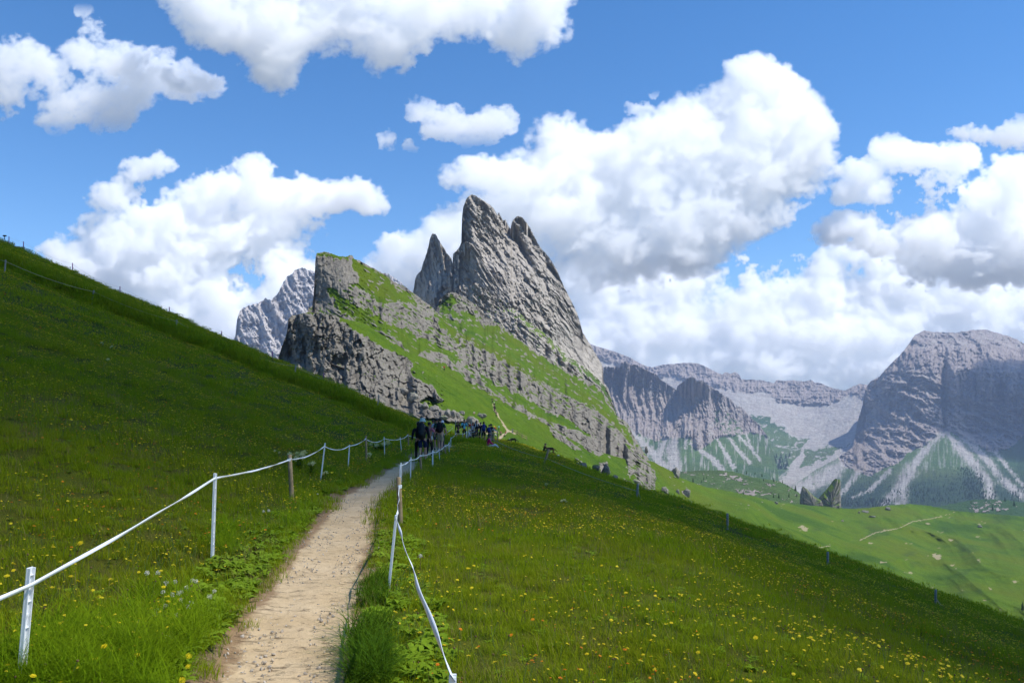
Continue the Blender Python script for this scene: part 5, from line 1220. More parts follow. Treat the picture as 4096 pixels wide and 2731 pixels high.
put(person('hiker in dark clothes with a rounded blue backpack right of the tall one', WALK, SK1, HB, 0, BLACK, 1, BLACK, .45, SHOE, None, BLUEP, .5), 1957, 1745, 1.66, -.1, d=66)
put(person('hiker in a dark cap behind the two blue backpacks', STAND, SK2, HB, 0, NAVY, 1, NAVY, 1, SHOE, DGREY, BLACK, .5), 1965, 1742, 1.60, .3, d=69)
# seated on the grass to the right
put(person('woman in a magenta jacket and white trousers sitting alone on the grass', SITSLOPE, SK2, HB, .26, MAG, 1, WHITE, 1, SHOEW, fem=True), 1952, 1793, 1.95, -PI*.5)
put(person('man in a black t-shirt sitting on the grass and petting the shepherd dog', pose(**{**SIT, 'wrR': (.10, .62, .40), 'elR': (.22, .36, .44), 'wrL': (-.12, .6, .38), 'elL': (-.22, .34, .42)}), SK1, HBr, 0, BLACK, .4, DGREY, .4, SHOE), 2175, 1808, 1.78, -PI*.5)
# walkers and resters further along the ridge path
def far_person(px, py, H, label, top, bottom, yaw=0., P=STAND, **k):
    r = person(label, P, k.pop('skin', SK1), k.pop('hair', HB), 0, top, 1, bottom, 1, SHOE, detail=False, **k)
    q = hp(px, py); r.location = q; r.rotation_euler = (0, 0, yaw); r.scale = (H/1.75,)*3
far_person(2003, 1745, 1.75, 'person in a dark top standing on the pale path at the saddle', PINK, BLACK, PI)
far_person(2015, 1746, 1.75, 'person in black sitting on the pale path at the saddle', BLACK, DGREY, -1.6, SIT)
far_person(2020, 1734, 1.75, 'person in red sitting beside the path at the saddle', RED, BLACK, -1.6, SIT)
far_person(1984, 1746, 1.7, 'person in white crouching at the start of the saddle', WHITE, DGREY, 1.0, CROUCH)
far_person(1981, 1728, 1.7, 'person in red and white just beyond the short dark post', RED, DGREY, .2)
far_person(1977, 1722, 1.75, 'person in a yellow top beyond the fence at the saddle', YEL, BLACK, .2)
far_person(1995, 1722, 1.7, 'person in teal among the turf right of the yellow one', LBLUE, NAVY, .4)
far_person(1984, 1669, 2.2, 'lowest hiker climbing the path above the saddle', BLACK, DGREY, 0)
far_person(1979, 1650, 2.4, 'hiker with a pack on the steep part of the path', DGREY, BLACK, 0, pack=BLACK)
far_person(1976, 1646, 2.3, 'hiker just above the one with the pack on the steep path', BLACK, NAVY, 0)
far_person(1978, 1634, 2.3, 'hiker in a white hat on the upper path', BLACK, BLACK, 0, hat=WHITE)
far_person(1970, 1613, 2.2, 'greenish hiker higher still on the ridge path', GREEN, DGREY, 0)
far_person(1897, 1656, 1.8, 'person in pale pink sitting on the rocks above the boulder', WHITE, PINK, PI, SIT)
far_person(1916, 1659, 1.8, 'person in red and blue sitting on the rocks above the boulder', BLUEP, RED, PI, SIT)
far_person(1778, 1475, 2.2, 'tiny hiker in red on the crest of the long grass ramp', RED, BLACK, 0)
# dogs ---------------------------------------------------------------
def dog(label, fur, fur2, legm, headlow=False, L=1.0):
    r = empty('dog', (0, 0, 0), label, 'dog', None); V, E = [], []
    def v(p, a, b=None): V.append((p[0], p[1], p[2], a, b or a)); return len(V)-1
    def e(*ix):
        for a, b in zip(ix, ix[1:]): E.append((a, b))
    c = v((0, .26, .50), .115, .15); w_ = v((0, .02, .52), .10, .12); h = v((0, -.28, .53), .10, .115); e(c, w_, h)
    hz = .40 if headlow else .74; hy = .62 if headlow else .50
    n = v((0, .40, .52 if headlow else .62), .075, .085); hd = v((0, hy, hz), .062, .07); mz = v((0, hy+.12, hz-.05), .036, .036); ns = v((0, hy+.19, hz-.07), .022, .022); e(c, n, hd, mz, ns)
    for sx in (-1, 1):
        e(hd, v((sx*.045, hy-.03, hz+.07), .022, .014), v((sx*.05, hy-.03, hz+.125), .008, .006))
        f = .06*sx
        e(c, v((sx*.08, .26, .42), .055), v((sx*.085, .25+f*.4, .26), .032), v((sx*.085, .28+f, .10), .022), v((sx*.085, .30+f, .02), .026, .02))
        e(h, v((sx*.08, -.26, .42), .068), v((sx*.085, -.17-f*.5, .28), .042), v((sx*.085, -.34-f, .16), .024), v((sx*.085, -.31-f, .02), .026, .02))
    e(h, v((0, -.38, .50), .032), v((0, -.46, .36), .030), v((0, -.55, .30), .028), v((0, -.64, .36), .014))
    link('body', skin_mesh('body', V, E, 1, fur), parent=r)
    V, E = [], []                                     # saddle of darker fur / collar
    e(v((0, .28, .56), .10, .115), v((0, .02, .575), .085, .085), v((0, -.26, .575), .085, .085)); link('back_fur', skin_mesh('back_fur', V, E, 1, fur2), parent=r)
    if legm:
        bm = bmesh.new(); bmesh.ops.create_cone(bm, segments=14, radius1=.088, radius2=.088, depth=.03, matrix=Matrix.Translation((0, .42, .56 if headlow else .65)) @ Matrix.Rotation(1.0, 4, 'X')); link('collar', bm_mesh('collar', bm, legm), parent=r)
    return r
TAN = plain('fur_tan', (.11, .055, .022), .8, .6, 5); FB = plain('fur_black', (.010, .009, .009), .8, .4, 14)
d1_ = dog('german shepherd with black and tan coat walking beside the seated man', TAN, FB, None); put(d1_, 2203, 1812, 1.0, PI*.5, base=1.0)
d2_ = dog('black dog with pale collar and lowered head by the low stake', FB, FB, WHITE, True); put(d2_, 2054, 1776, .85, PI*.5, base=1.0)
x, y, z = ground_at(2233, 1824)
bm = bmesh.new(); bmesh.ops.create_uvsphere(bm, u_segments=20, v_segments=12, radius=.11)
o = link('ball', bm_mesh('ball', bm, plain('ball_white', (.7, .7, .7), .5, .1, 8), True)); o.location = (x, y, z+.10); tag(o, 'white ball on the grass right of the shepherd dog', 'ball')
bm = bmesh.new(); box(bm, (0, 0, .05), (.5, .35, .06)); bmesh.ops.bevel(bm, geom=bm.edges[:], offset=.02, segments=2, affect='EDGES')
o = link('blanket', bm_mesh('blanket', bm, plain('orange_blanket', (.45, .13, .03), .9), True)); x, y, z = ground_at(2161, 1808); o.location = (x, y, z); tag(o, 'folded orange blanket beside the man in the black t-shirt', 'blanket')
bpy.data.scenes.remove(_ts)
# ================================================================ flowers
def petalmat(name, c1, c2):
    m, nt = new_mat(name); t = NT(nt); oi = t.n('ShaderNodeObjectInfo')
    c = t.mix(oi.outputs['Random'], c1, c2); d = t.bsdf(c, .6, None, .2); tl = t.n('ShaderNodeBsdfTranslucent'); t.l(c, tl.inputs[0])
    ms = t.n('ShaderNodeMixShader'); ms.inputs[0].default_value = .3; t.l(d.outputs[0], ms.inputs[1]); t.l(tl.outputs[0], ms.inputs[2]); t.out(ms.outputs[0]); return m
M_yel = petalmat('yellow_petals', (.80, .60, .010), (.86, .70, .03)); M_ora = petalmat('orange_petals', (.72, .20, .008), (.80, .33, .012))
M_seed = plain('seed_fluff', (.72, .69, .56), .9, .15, 200); M_stem = plain('green_stem', (.07, .12, .02), .7, .2, 60); M_dry = plain('brown_stem', (.13, .07, .03), .7, .2, 60)
M_cream = petalmat('cream_bracts', (.60, .60, .26), (.68, .68, .36)); M_pur = petalmat('violet_petals', (.16, .10, .42), (.24, .16, .5))
def head_bm(R, r, n=18, rows=2, dome=.35):
    bm = bmesh.new()
    for row in range(rows):
        rr = r*(1-.38*row); z = dome*r*row*.6; k = n-row*4
        for i in range(k):
            a = 6.2832*(i+.5*row)/k+R.uniform(-.06, .06); w = 6.2832/k*.46; q = rr*R.uniform(.85, 1.08); dz = R.uniform(-.12, .1)*r
            p0 = (math.cos(a-w)*r*.12, math.sin(a-w)*r*.12, z); p1 = (math.cos(a+w)*r*.12, math.sin(a+w)*r*.12, z)
            p2 = (math.cos(a+w*.8)*q, math.sin(a+w*.8)*q, z+dz+.1*r); p3 = (math.cos(a-w*.8)*q, math.sin(a-w*.8)*q, z+dz+.1*r)
            bm.faces.new([bm.verts.new(p) for p in (p0, p1, p2, p3)])
    c = bmesh.ops.create_uvsphere(bm, u_segments=8, v_segments=4, radius=r*.3)['verts']
    for v in c: v.co.z = v.co.z*.55+dome*r*.55
    return bm
def stem_bm(bm, h, r=.0016, bend=.02, x=0, y=0):
    prev = None
    for k in range(4):
        s = k/3; cx = x+bend*(s*s-1); ring = [bm.verts.new((cx+r*math.cos(a), y+r*math.sin(a), (s-1)*h)) for a in (0, 2.1, 4.2)]
        if prev:
            for i in range(3): bm.faces.new((prev[i], prev[(i+1) % 3], ring[(i+1) % 3], ring[i]))
        prev = ring
def joined(head, hm_, sm_, h=.2):
    me = bpy.data.meshes.new('flower'); bm = head; n = len(bm.faces)
    stem_bm(bm, h); bm.faces.ensure_lookup_table()
    for i, f in enumerate(bm.faces): f.material_index = 0 if i < n else 1
    bm.normal_update(); bm.to_mesh(me); bm.free(); me.materials.append(hm_); me.materials.append(sm_); return me
RR = random.Random(4)
kinds = {}
for nm, mt in (('yellow', M_yel), ('orange', M_ora)):
    kinds[nm] = [joined(head_bm(RR, .0175 if nm == 'yellow' else .0155), mt, M_stem) for _ in range(4)]
def bud_kind():
    bm = bmesh.new(); bmesh.ops.create_uvsphere(bm, u_segments=5, v_segments=4, radius=.006); return joined(bm, M_dry, M_stem, .16)
# where they grow: drifts of different density
def drift(y0, y1, dens, s, thr=-.15):
    x, y = field(y0, y1, dens, .75); q = fbm(x/4.5, y/6.5, 4, .55, s)+.25*noise(x/1.1+s, y/1.1)
    m = rng.random(len(x)) < sstep(thr, thr+.5, q); return x[m], y[m]
def grow(kind, x, y, n_ind, label, cat, group, hh=.17, nparts=50):
    z = G(x, y); px = HX+F*x/y; py = HY-F*(z+hh-CZ)/y
    infr = (px > -10) & (px < 4106) & (py < 2740)
    order = np.argsort(np.where(infr, y, 1e6)); ind = order[:n_ind]; rest = order[n_ind:]
    up = hh*(.75+.55*rng.random(len(x)))
    sc = .40+.75*rng.random(len(x))**2.2; rt = np.stack([rng.normal(.10, .28, len(x)), rng.normal(0, .28, len(x)), rng.random(len(x))*6.28], -1)
    name = 'flower'
    for j, i in enumerate(ind):
        loc = (x[i], y[i], z[i]+up[i]); me = kinds[kind][j % 4]
        if j < nparts:
            r = empty(name, loc, label, cat, group); r.rotation_euler = rt[i]; r.scale = (sc[i],)*3
            hb = head_bm(RR, .0175 if kind == 'yellow' else .0155)
            if j < 4:
                hme = bm_mesh('flower_head', hb, M_yel if kind == 'yellow' else M_ora); sb = bmesh.new(); stem_bm(sb, .2); sme = bm_mesh('stem', sb, M_stem); kinds[kind+'h%d' % j] = (hme, sme)
            else: hb.free(); hme, sme = kinds[kind+'h%d' % (j % 4)]
            link('flower_head', hme, parent=r); link('stem', sme, parent=r)
        else:
            o = bpy.data.objects.new(name, me); C.objects.link(o); o.location = loc; o.rotation_euler = rt[i]; o.scale = (sc[i],)*3
            tag(o, label, cat, group)
    o = scatter(name+'s', np.stack([x, y, z+up], -1)[rest], rt[rest], (sc*(1+.038*np.clip(y-12, 0, 70)))[rest], rng.integers(0, 4, len(rest)), kinds[kind])
    tag(o, 'countless smaller %s flowers sprinkled over the rest of the slope' % kind, 'flowers', kind='stuff')
xa, ya = drift(3.0, 16, 60, 3, -.25); xb, yb = drift(16, 36, 62, 3, -.30); xc, yc = drift(36, 97, 38, 3, -.36)
grow('yellow', np.concatenate([xa, xb, xc]), np.concatenate([ya, yb, yc]), 190, 'small bright yellow daisy-like flower standing above the foreground grass', 'flower', 'yellow flowers in the foreground meadow')
xa, ya = drift(3.0, 16, 52, 21, -.05); xb, yb = drift(16, 60, 22, 21, -.08)
m1 = rng.random(len(xa)) < np.where(xa > -1, 1, .55)
grow('orange', np.concatenate([xa[m1], xb]), np.concatenate([ya[m1], yb]), 110, 'small deep orange daisy-like flower standing above the foreground grass', 'flower', 'orange flowers in the foreground meadow', nparts=30)
# buttercup drifts beside the left tape
kinds['tiny'] = [joined(head_bm(RR, .008, 6, 1), M_yel, M_stem, .15) for _ in range(4)]
bx_, by_ = [], []
for (a, b, c, d, n) in ((960,1160,2010,2110,60),(500,800,2180,2300,60),(930,1100,1960,2060,40),(620,760,2030,2150,40),(1040,1190,2080,2190,30),(1640,1740,1880,1960,20),(1230,1330,1960,2020,20),(1600,1700,1870,1950,16),(1550,1720,2330,2420,70),(0,1300,1900,2700,260),(1640,3000,2100,2700,150)):
    for _ in range(n):
        g = ground_at(a+(b-a)*rng.random(), c+(d-c)*rng.random())
        if abs(g[0]-pathx(g[1])) > .75: bx_.append(g[0]); by_.append(g[1])
bx_ = np.array(bx_); by_ = np.array(by_); n = len(bx_)
tag(scatter('buttercups', np.stack([bx_, by_, G(bx_, by_)+.13+.08*rng.random(n)], -1), rng.normal(0, .3, (n, 3)), .7+.6*rng.random(n), rng.integers(0, 4, n), kinds['tiny']), 'tiny yellow buttercups in loose drifts near the tape fences', 'flowers', kind='stuff')
bud = [bud_kind()]
xd, yd = field(3, 22, 10, .7); n = len(xd)
tag(scatter('flower_buds', np.stack([xd, yd, G(xd, yd)+.12+.1*rng.random(n)], -1), rng.normal(0, .2, (n, 3)), .7+.7*rng.random(n), np.zeros(n), bud), 'dark plantain heads and closed buds among the grass', 'flower buds', kind='stuff')
# dandelion clocks in the lower left
def fluff(seed, r=.017):
    R = random.Random(seed); bm = bmesh.new()
    for i in range(70):
        v = Vector((R.gauss(0, 1), R.gauss(0, 1), R.gauss(0, 1)+.3)).normalized(); s = v.orthogonal().normalized(); s.rotate(Matrix.Rotation(R.random()*6, 3, v)); q = r*R.uniform(.75, 1.1); w = r*.16
        bm.faces.new([bm.verts.new(p) for p in (v*r*.15, v*q+s*w, v*q*1.04, v*q-s*w)])
    bmesh.ops.create_icosphere(bm, subdivisions=1, radius=r*.35); return bm_mesh('seed_head', bm, M_seed)
FL = [fluff(s) for s in range(3)]
def dstem(h):
    sb = bmesh.new(); stem_bm(sb, h, .0026, .035); return bm_mesh('stem', sb, M_dry)
DS = [dstem(.24), dstem(.18)]
cl = [(588,2290),(632,2290),(664,2330),(700,2326),(652,2368),(748,2350),(785,2325),(770,2322),(725,2366),(690,2378),(857,2365),(838,2385),(750,2425),(660,2425),(628,2440),(715,2372),(830,2410),(877,2415),(618,2455),(726,2400),(765,2410),(705,2460),(767,2577),(490,2585),(540,2652),(652,2680),(672,2550),(782,2640),(1055,2045),(1075,2042),(1190,2075),(1215,2210),(1235,2205),(1270,1975),(1682,2223),(1130,2250),(1240,2120),(1195,2130)]
for j, (px, py) in enumerate(cl):
    g = ground_at(px, py+70 if py > 2200 else py+22); p = at(px, py, g[1]); dh = max(.05, p[2]-g[2])
    if abs(p[0]-pathx(p[1])) < .7: continue
    low = py > 2200 and px < 900
    lab = 'fluffy white dandelion seed head on a brown stem in the lower left clump' if low else 'fluffy white seed head standing near the path further back'
    r = empty('dandelion_clock', p, lab, 'seed head', 'dandelion clocks lower left' if low else 'seed heads further back')
    r.rotation_euler = (rng.normal(0, .15), rng.normal(0, .15), rng.random()*6); k = 1.0+.35*rng.random(); r.scale = (k,)*3
    link('seed_head', FL[j % 3], parent=r); s_ = link('stem', DS[j % 2], parent=r); s_.scale = (1, 1, min(1.3, dh/.2))
# three big yellow dandelions at the bottom
for (px, py, lab) in ((752, 2625, 'largest yellow dandelion, bottom left beside the path'), (725, 2722, 'yellow dandelion cut by the bottom edge left of the path'), (752, 2664, 'half open yellow dandelion between two larger ones'), (322, 2171, 'large yellow dandelion alone between the two front white posts')):
    g = ground_at(px, min(py+60, 2790)); p = at(px, py, g[1]); r = empty('dandelion', p, lab, 'dandelion', 'large yellow dandelions')
    r.rotation_euler = (.75, 0, 0); k = 1.25 if 'half' not in lab else .8; r.scale = (k,)*3
    bm = head_bm(RR, .02, 26, 4, .5); link('flower_head', bm_mesh('flower_head', bm, M_yel), parent=r); link('stem', DS[1], parent=r).rotation_euler = (-.75, 0, 0)
# pale thistles
def thistle(px, py, by, nheads, spread, lab, hk=1.0, hr=.05):
    g = ground_at(px, by); d = g[1]; H_ = CZ+(HY-py)/F*d-g[2]
    r = empty('thistle', g, lab, 'thistle', 'pale spiny thistles'); R = random.Random(px)
    sb = bmesh.new(); hs_ = []
    for i in range(nheads):
        a = R.random()*6.28; q = spread*math.sqrt(R.random()); hs_.append((q*math.cos(a), q*math.sin(a)*.6, H_*R.uniform(.55, 1.0)))
    for hx, hy, hz in hs_:
        prev = None
        for k in range(5):
            s = k/4; c = (hx*s**1.5, hy*s**1.5, hz*s); ring = [sb.verts.new((c[0]+.007*math.cos(b), c[1]+.007*math.sin(b), c[2])) for b in (0, 1.57, 3.14, 4.71)]
            if prev:
                for i in range(4): sb.faces.new((prev[i], prev[(i+1) % 4], ring[(i+1) % 4], ring[i]))
            prev = ring
    link('stem', bm_mesh('stem', sb, M_stem), parent=r)
    lb = bmesh.new()
    for i in range(int(60*spread/.12)+40):
        hx, hy, hz = R.choice(hs_); s = R.uniform(.15, .95); c = Vector((hx*s**1.5, hy*s**1.5, hz*s)); a = R.random()*6.28; ln = R.uniform(.07, .16)*hk
        dv = Vector((math.cos(a), math.sin(a), R.uniform(.1, .8))).normalized(); sv = dv.cross(Vector((0, 0, 1))).normalized()*ln*.13
        pts_ = [c, c+dv*ln*.4+sv, c+dv*ln*.5+sv*.3, c+dv*ln*.7+sv*.8, c+dv*ln, c+dv*ln*.7-sv*.8, c+dv*ln*.5-sv*.3, c+dv*ln*.4-sv]
        lb.faces.new([lb.verts.new(p) for p in pts_])
    link('spiny_leaves', bm_mesh('spiny_leaves', lb, M_broad), parent=r)
    for hx, hy, hz in hs_:
        hb = bmesh.new()
        for i in range(46):
            a = R.random()*6.28; e = R.uniform(.15, 1.35); dv = Vector((math.cos(a)*math.cos(e), math.sin(a)*math.cos(e), math.sin(e))); sv = dv.orthogonal().normalized()*.008*hk; ln = hr*R.uniform(.7, 1.25)
            hb.faces.new([hb.verts.new(p) for p in (dv*.008, dv*ln*.5+sv, dv*ln, dv*ln*.5-sv)])
        bmesh.ops.create_icosphere(hb, subdivisions=1, radius=hr*.32)
        o = link('flower_head', bm_mesh('flower_head', hb, M_cream), parent=r); o.location = (hx, hy, hz)
thistle(1195, 1800, 1890, 9, .22, 'big clump of pale spiny thistles behind the thick wooden post', 1.3, .085)
thistle(1245, 1850, 1905, 3, .10, 'pale thistle with low heads right of the big clump', 1.0, .07)
thistle(1302, 1885, 1925, 2, .05, 'single pale thistle at the foot of the leaning white post', 1.0, .07)
thistle(1520, 1768, 1812, 6, .40, 'far pale thistle clump behind the tape, left of the hikers', 2.0, .15)
thistle(1485, 1815, 1850, 4, .20, 'pale low thistles right of the slim wooden post', 1.5, .1)
thistle(1102, 1802, 1835, 3, .12, 'green budding thistle left of the thick wooden post', 1.2, .05)
for px, py, lab in ((408, 1372, 'upper left thistle of the trio high on the shaded left slope'), (447, 1387, 'upper right thistle of the trio high on the shaded left slope'), (427, 1438, 'lowest thistle of the trio high on the shaded left slope'), (2190, 1935, 'pale thistle high on the shaded right meadow'), (2255, 1998, 'pale thistle in the middle of the shaded right meadow')):
    thistle(px, py, py+22, 3, .07, lab, .8, .06)
# ================================================================ boulders, rock spires, far barrier, trees
def boulder(name, loc, size, label, seed, group=None, mat=None, parent=None, sub=4, cat='boulder'):
    bm = bmesh.new(); bmesh.ops.create_icosphere(bm, subdivisions=sub, radius=1)
    co = np.array([v.co[:] for v in bm.verts]); R = np.random.default_rng(seed)
    for _ in range(14):                              # planed faces
        n_ = R.normal(size=3); n_ /= np.linalg.norm(n_); dd_ = R.uniform(.55, .9); q = co@n_; co = co-np.outer(np.maximum(q-dd_, 0), n_)*.9
    co = co*(1+.34*fbm(co[:, 0]*2.4+seed, co[:, 1]*2.4+co[:, 2]*1.7, 5, .6)[:, None]+.22*ridged(co[:, 2]*4+seed, co[:, 0]*3+co[:, 1]*2, 4, .6)[:, None])
    for v, c in zip(bm.verts, co): v.co = Vector(c*np.array(size))
    me = bm_mesh(name, bm, mat or M_boulder, True); o = link(name, me, parent=parent); o.location = loc; o.rotation_euler = (0, 0, R.random()*.8)
    if not parent: tag(o, label, cat, group)
    return o
def bouldermat():
    m, nt = new_mat('boulder_limestone'); t = NT(nt); pos = t.pos()
    a = t.noise(pos, 1.1, 6, .65); b = t.noise(pos, 6, 5, .7); up = t.n('ShaderNodeSeparateXYZ'); t.l(t.n('ShaderNodeNewGeometry').outputs['Normal'], up.inputs[0])
    c = t.mix(t.rng(a, .35, .65), (.17, .155, .135), (.29, .27, .235)); c = t.mix(t.rng(b, .5, .7, 0, .8), c, (.09, .085, .075)); c = t.mix(t.rng(b, .28, .42, .6, 0), c, (.38, .36, .33))
    g = t.math('MULTIPLY', t.rng(up.outputs[2], .6, .95), t.rng(a, .46, .6)); c = t.mix(g, c, (.09, .14, .02))
    t.out(t.bsdf(c, .95, t.bump(t.math('ADD', a, b), 1.0, .12), .1).outputs[0]); return m
M_boulder = bouldermat()
def bpx(px, py, wpx, hpx, label, seed, d=None, depth=1.0, grid=True):
    if grid: q = hp(px, py+hpx*.45); dd_ = q.y
    else: x, y, z = ground_at(px, py+hpx*.4); dd_ = y
    if d: dd_ = d
    s = dd_/F; boulder('boulder', P3v(px, py+hpx*.1, dd_), (wpx*.5*s, wpx*.5*s*depth, hpx*.6*s), label, seed)
bpx(1890, 1682, 44, 38, 'large pale boulder people are resting against at the saddle', 3)
bpx(1926, 1660, 42, 20, 'low pale rock behind the large boulder with two people on it', 4)
for i, (px, py, w_, h_, lab) in enumerate([(1650,1590,46,36,'biggest grey boulder below the lower crag'), (1700,1622,30,26,'rounded grey boulder at the meadow edge below the crag'), (1738,1634,36,26,'grey boulder third along the meadow edge'), (1792,1652,26,30,'tall grey boulder among the row above the hikers'), (1812,1650,26,32,'grey boulder right beside the tall one above the hikers'), (1830,1660,22,22,'small boulder under the two tall ones'), (1850,1651,24,16,'flat grey boulder to the right of the tall pair'), (1775,1668,34,14,'low pale rock strip nearest the hikers'), (1610,1560,40,30,'grey block at the foot of the lower crag'), (1756,1600,30,18,'flat boulder in the turf above the row')]):
    bpx(px, py, w_, h_, lab, 20+i)
for i, (px, py, w_, h_, lab) in enumerate([(2425,1876,32,42,'dark craggy rock at the edge of the shaded meadow'), (2385,1868,30,22,'mossy lump left of the dark craggy rock'), (2325,1858,40,26,'jagged rocks left of the mossy lump'), (2460,1905,20,14,'small rock right of the dark craggy rock')]):
    x, y, z = ground_at(px, py+h_*.5); dd_ = 64.; s = dd_/F; boulder('boulder', P3v(px, py+4, dd_), (w_*.55*s, w_*.6*s, h_*.6*s), lab, 40+i)
for i, (px, py, w_, h_, lab) in enumerate([(2590,1872,30,40,'tall cluster of boulders high on the sunny slope'), (2612,1905,26,30,'boulder just below the tall cluster'), (2545,1925,30,22,'pale boulder lower left of the tall cluster'), (2578,1943,38,16,'broad flat boulder in the sunny grass'), (2656,1957,30,24,'pale boulder standing alone on the sunny slope'), (2712,1965,16,16,'small round boulder on the sunny slope'), (2748,1972,28,30,'dark boulder with grass on top'), (2640,2050,60,20,'pale outcrop above the edge of the shaded meadow'), (2870,2062,50,34,'broken knoll just over the meadow edge'), (2586,1795,14,24,'pointed rock on the skyline of the sunny slope'), (2705,1890,40,36,'dark crag at the skyline where the slope meets the knoll'),
                                             (3551,2032,22,14,'grey boulder on the crest of the rolling pasture'), (3460,2044,24,10,'flat boulder on the pasture crest left of the grey one'), (3370,2082,10,8,'small pale boulder on the rolling pasture'), (3437,2048,8,8,'little boulder beside the flat one'), (3920,2104,14,9,'boulder on the right part of the pasture'), (3106,2010,16,10,'boulder near the trees on the pasture crest'), (3490,2064,30,6,'line of small pale stones in the pasture')]):
    bpx(px, py, w_, h_, lab, 60+i)
# leaning rock spires beyond the pasture
def spire(outline, d, label, seed, thick, grassy):
    o_ = [P3v(x, y, d) for x, y in outline]; c = sum(o_, Vector())/len(o_); bm = bmesh.new(); n = 9
    # loft the outline through its own thickness, rounding toward front and back
    px = np.array([p[0] for p in outline]); lo, hi = px.min(), px.max(); fine = []
    for a, b in zip(outline, outline[1:]+outline[:1]):
        for k in range(6): fine.append((a[0]+(b[0]-a[0])*k/6, a[1]+(b[1]-a[1])*k/6))
    rings = []; base = max(p[1] for p in outline)
    for j in range(n+1):
        f = -1+2*j/n; sc_ = math.sqrt(max(.02, 1-(abs(f)**3))); ring = []
        for x, y in fine:
            mx = (lo+hi)/2; xx = mx+(x-mx)*sc_; yy = base+(y-base)*(.25+.75*sc_)
            q = P3v(xx, yy, d); w_ = .5*float(noise(xx*.16+seed, yy*.12+f*3))*thick*.35; q = q+Vector((w_*.5, f*thick+w_, w_*.25)); ring.append(bm.verts.new(q-c))
        rings.append(ring)
    m_ = len(fine)
    for r0, r1 in zip(rings, rings[1:]):
        for i in range(m_): bm.faces.new((r0[i], r1[i], r1[(i+1) % m_], r0[(i+1) % m_]))
    bm.faces.new(rings[0]); bm.faces.new(rings[-1][::-1]); bmesh.ops.triangulate(bm, faces=[f for f in bm.faces if len(f.verts) > 4])
    bmesh.ops.subdivide_edges(bm, edges=bm.edges[:], cuts=1, use_grid_fill=True)
    for v in bm.verts: v.co += Vector((.6, .6, .4))*float(noise(v.co.x*.21+seed, v.co.z*.17+v.co.y*.13))*thick*.10
    bmesh.ops.recalc_face_normals(bm, faces=bm.faces[:])
    o = link('rock_spire', bm_mesh('rock_spire', bm, M_spire, False)); o.location = c; return tag(o, label, 'rock spire', 'leaning rock spires')
def spiremat():
    m, nt = new_mat('spire_rock'); t = NT(nt); pos = t.pos(); g = t.n('ShaderNodeSeparateXYZ'); t.l(t.n('ShaderNodeNewGeometry').outputs['Normal'], g.inputs[0])
    a = t.noise(pos, .09, 6, .65); s = t.noise(t.scale(pos, (.5, .5, .05)), 1, 4, .6)
    c = t.mix(t.rng(a, .35, .65), (.17, .15, .125), (.27, .245, .205)); c = t.mix(t.rng(s, .45, .62, 0, .7), c, (.10, .09, .08))
    c = t.mix(t.rng(t.math('ADD', g.outputs[2], t.math('MULTIPLY', t.math('SUBTRACT', a, .5), 1.2)), .30, .55), c, (.09, .14, .02))
    t.out(t.bsdf(c, .95, t.bump(a, .8, 3), .1).outputs[0]); return m
M_spire = spiremat()
spire([(3268,2025),(3280,1990),(3303,1964),(3325,1939),(3338,1921),(3344,1913),(3349,1922),(3356,1917),(3359,1935),(3358,1960),(3360,2028)], 880, 'large leaning rock spire with a grassy back beyond the pasture', 2, 9, True)
spire([(3200,2015),(3202,1975),(3208,1950),(3213,1945),(3226,1955),(3238,1968),(3256,1984),(3284,2000),(3292,2022)], 860, 'smaller leaning rock spire left of the large one', 5, 4, True)
# far wooden barrier on the saddle
bl = [(2050,1727),(2068,1735),(2088,1748),(2106,1757)]
r = empty('wooden_barrier', hp(2050, 1735), 'long wooden barrier beside the pale path beyond the saddle', 'barrier')
base0 = r.location.copy(); prev = None
for k, (px, py) in enumerate(bl):
    q = hp(px, py+4)-base0; bm = bmesh.new(); box(bm, (q.x, q.y, q.z+.6), (.22 if k else .5, .2, 1.5)); link('post', bm_mesh('post', bm, M_wood if k else M_woodgrey), parent=r)
    if prev is not None:
        for h_ in (.55, 1.2):
            bm = bmesh.new(); a = prev+Vector((0, 0, h_)); b = q+Vector((0, 0, h_)); dv = b-a; box(bm, (0, 0, 0), (dv.length, .10, .14)); me_ = bm_mesh('rail', bm, M_wood); me_.transform(Matrix.Translation((a+b)*.5) @ dv.to_track_quat('X', 'Z').to_matrix().to_4x4()); link('rail', me_, parent=r)
    prev = q
# conifers --------------------------------------------------------------
M_pine = leafmat('conifer_needles', (.010, .030, .014), (.022, .050, .020), (.03, .055, .02), .1); M_bark = plain('bark', (.06, .045, .035), .9)
def pine(seed, h=10., nb=200):
    R = random.Random(seed); bm = bmesh.new()
    for i in range(nb):
        t_ = (i/nb)**.8; z = h*(.10+.90*t_); rad = h*.20*(1-t_)**.8*R.uniform(.5, 1.15)+.08; a = R.random()*6.283; d = Vector((math.cos(a), math.sin(a), -.28)); s = Vector((-math.sin(a), math.cos(a), 0))*rad*.42
        c = Vector((0, 0, z)); bm.faces.new([bm.verts.new(p) for p in (c, c+d*rad*.55+s, c+d*rad, c+d*rad*.55-s+Vector((0, 0, -.12*rad)))])
        bm.faces.new([bm.verts.new(p) for p in (c, c+d*rad*.6+Vector((0, 0, rad*.25)), c+d*rad*.95, c+d*rad*.6-Vector((0, 0, rad*.3)))])
    tb = bmesh.new(); bmesh.ops.create_cone(tb, segments=7, radius1=h*.022, radius2=h*.003, depth=h, matrix=Matrix.Translation((0, 0, h*.5)), cap_ends=True)
    return bm_mesh('crown', bm, M_pine), bm_mesh('trunk', tb, M_bark)
PM = [pine(s) for s in range(4)]
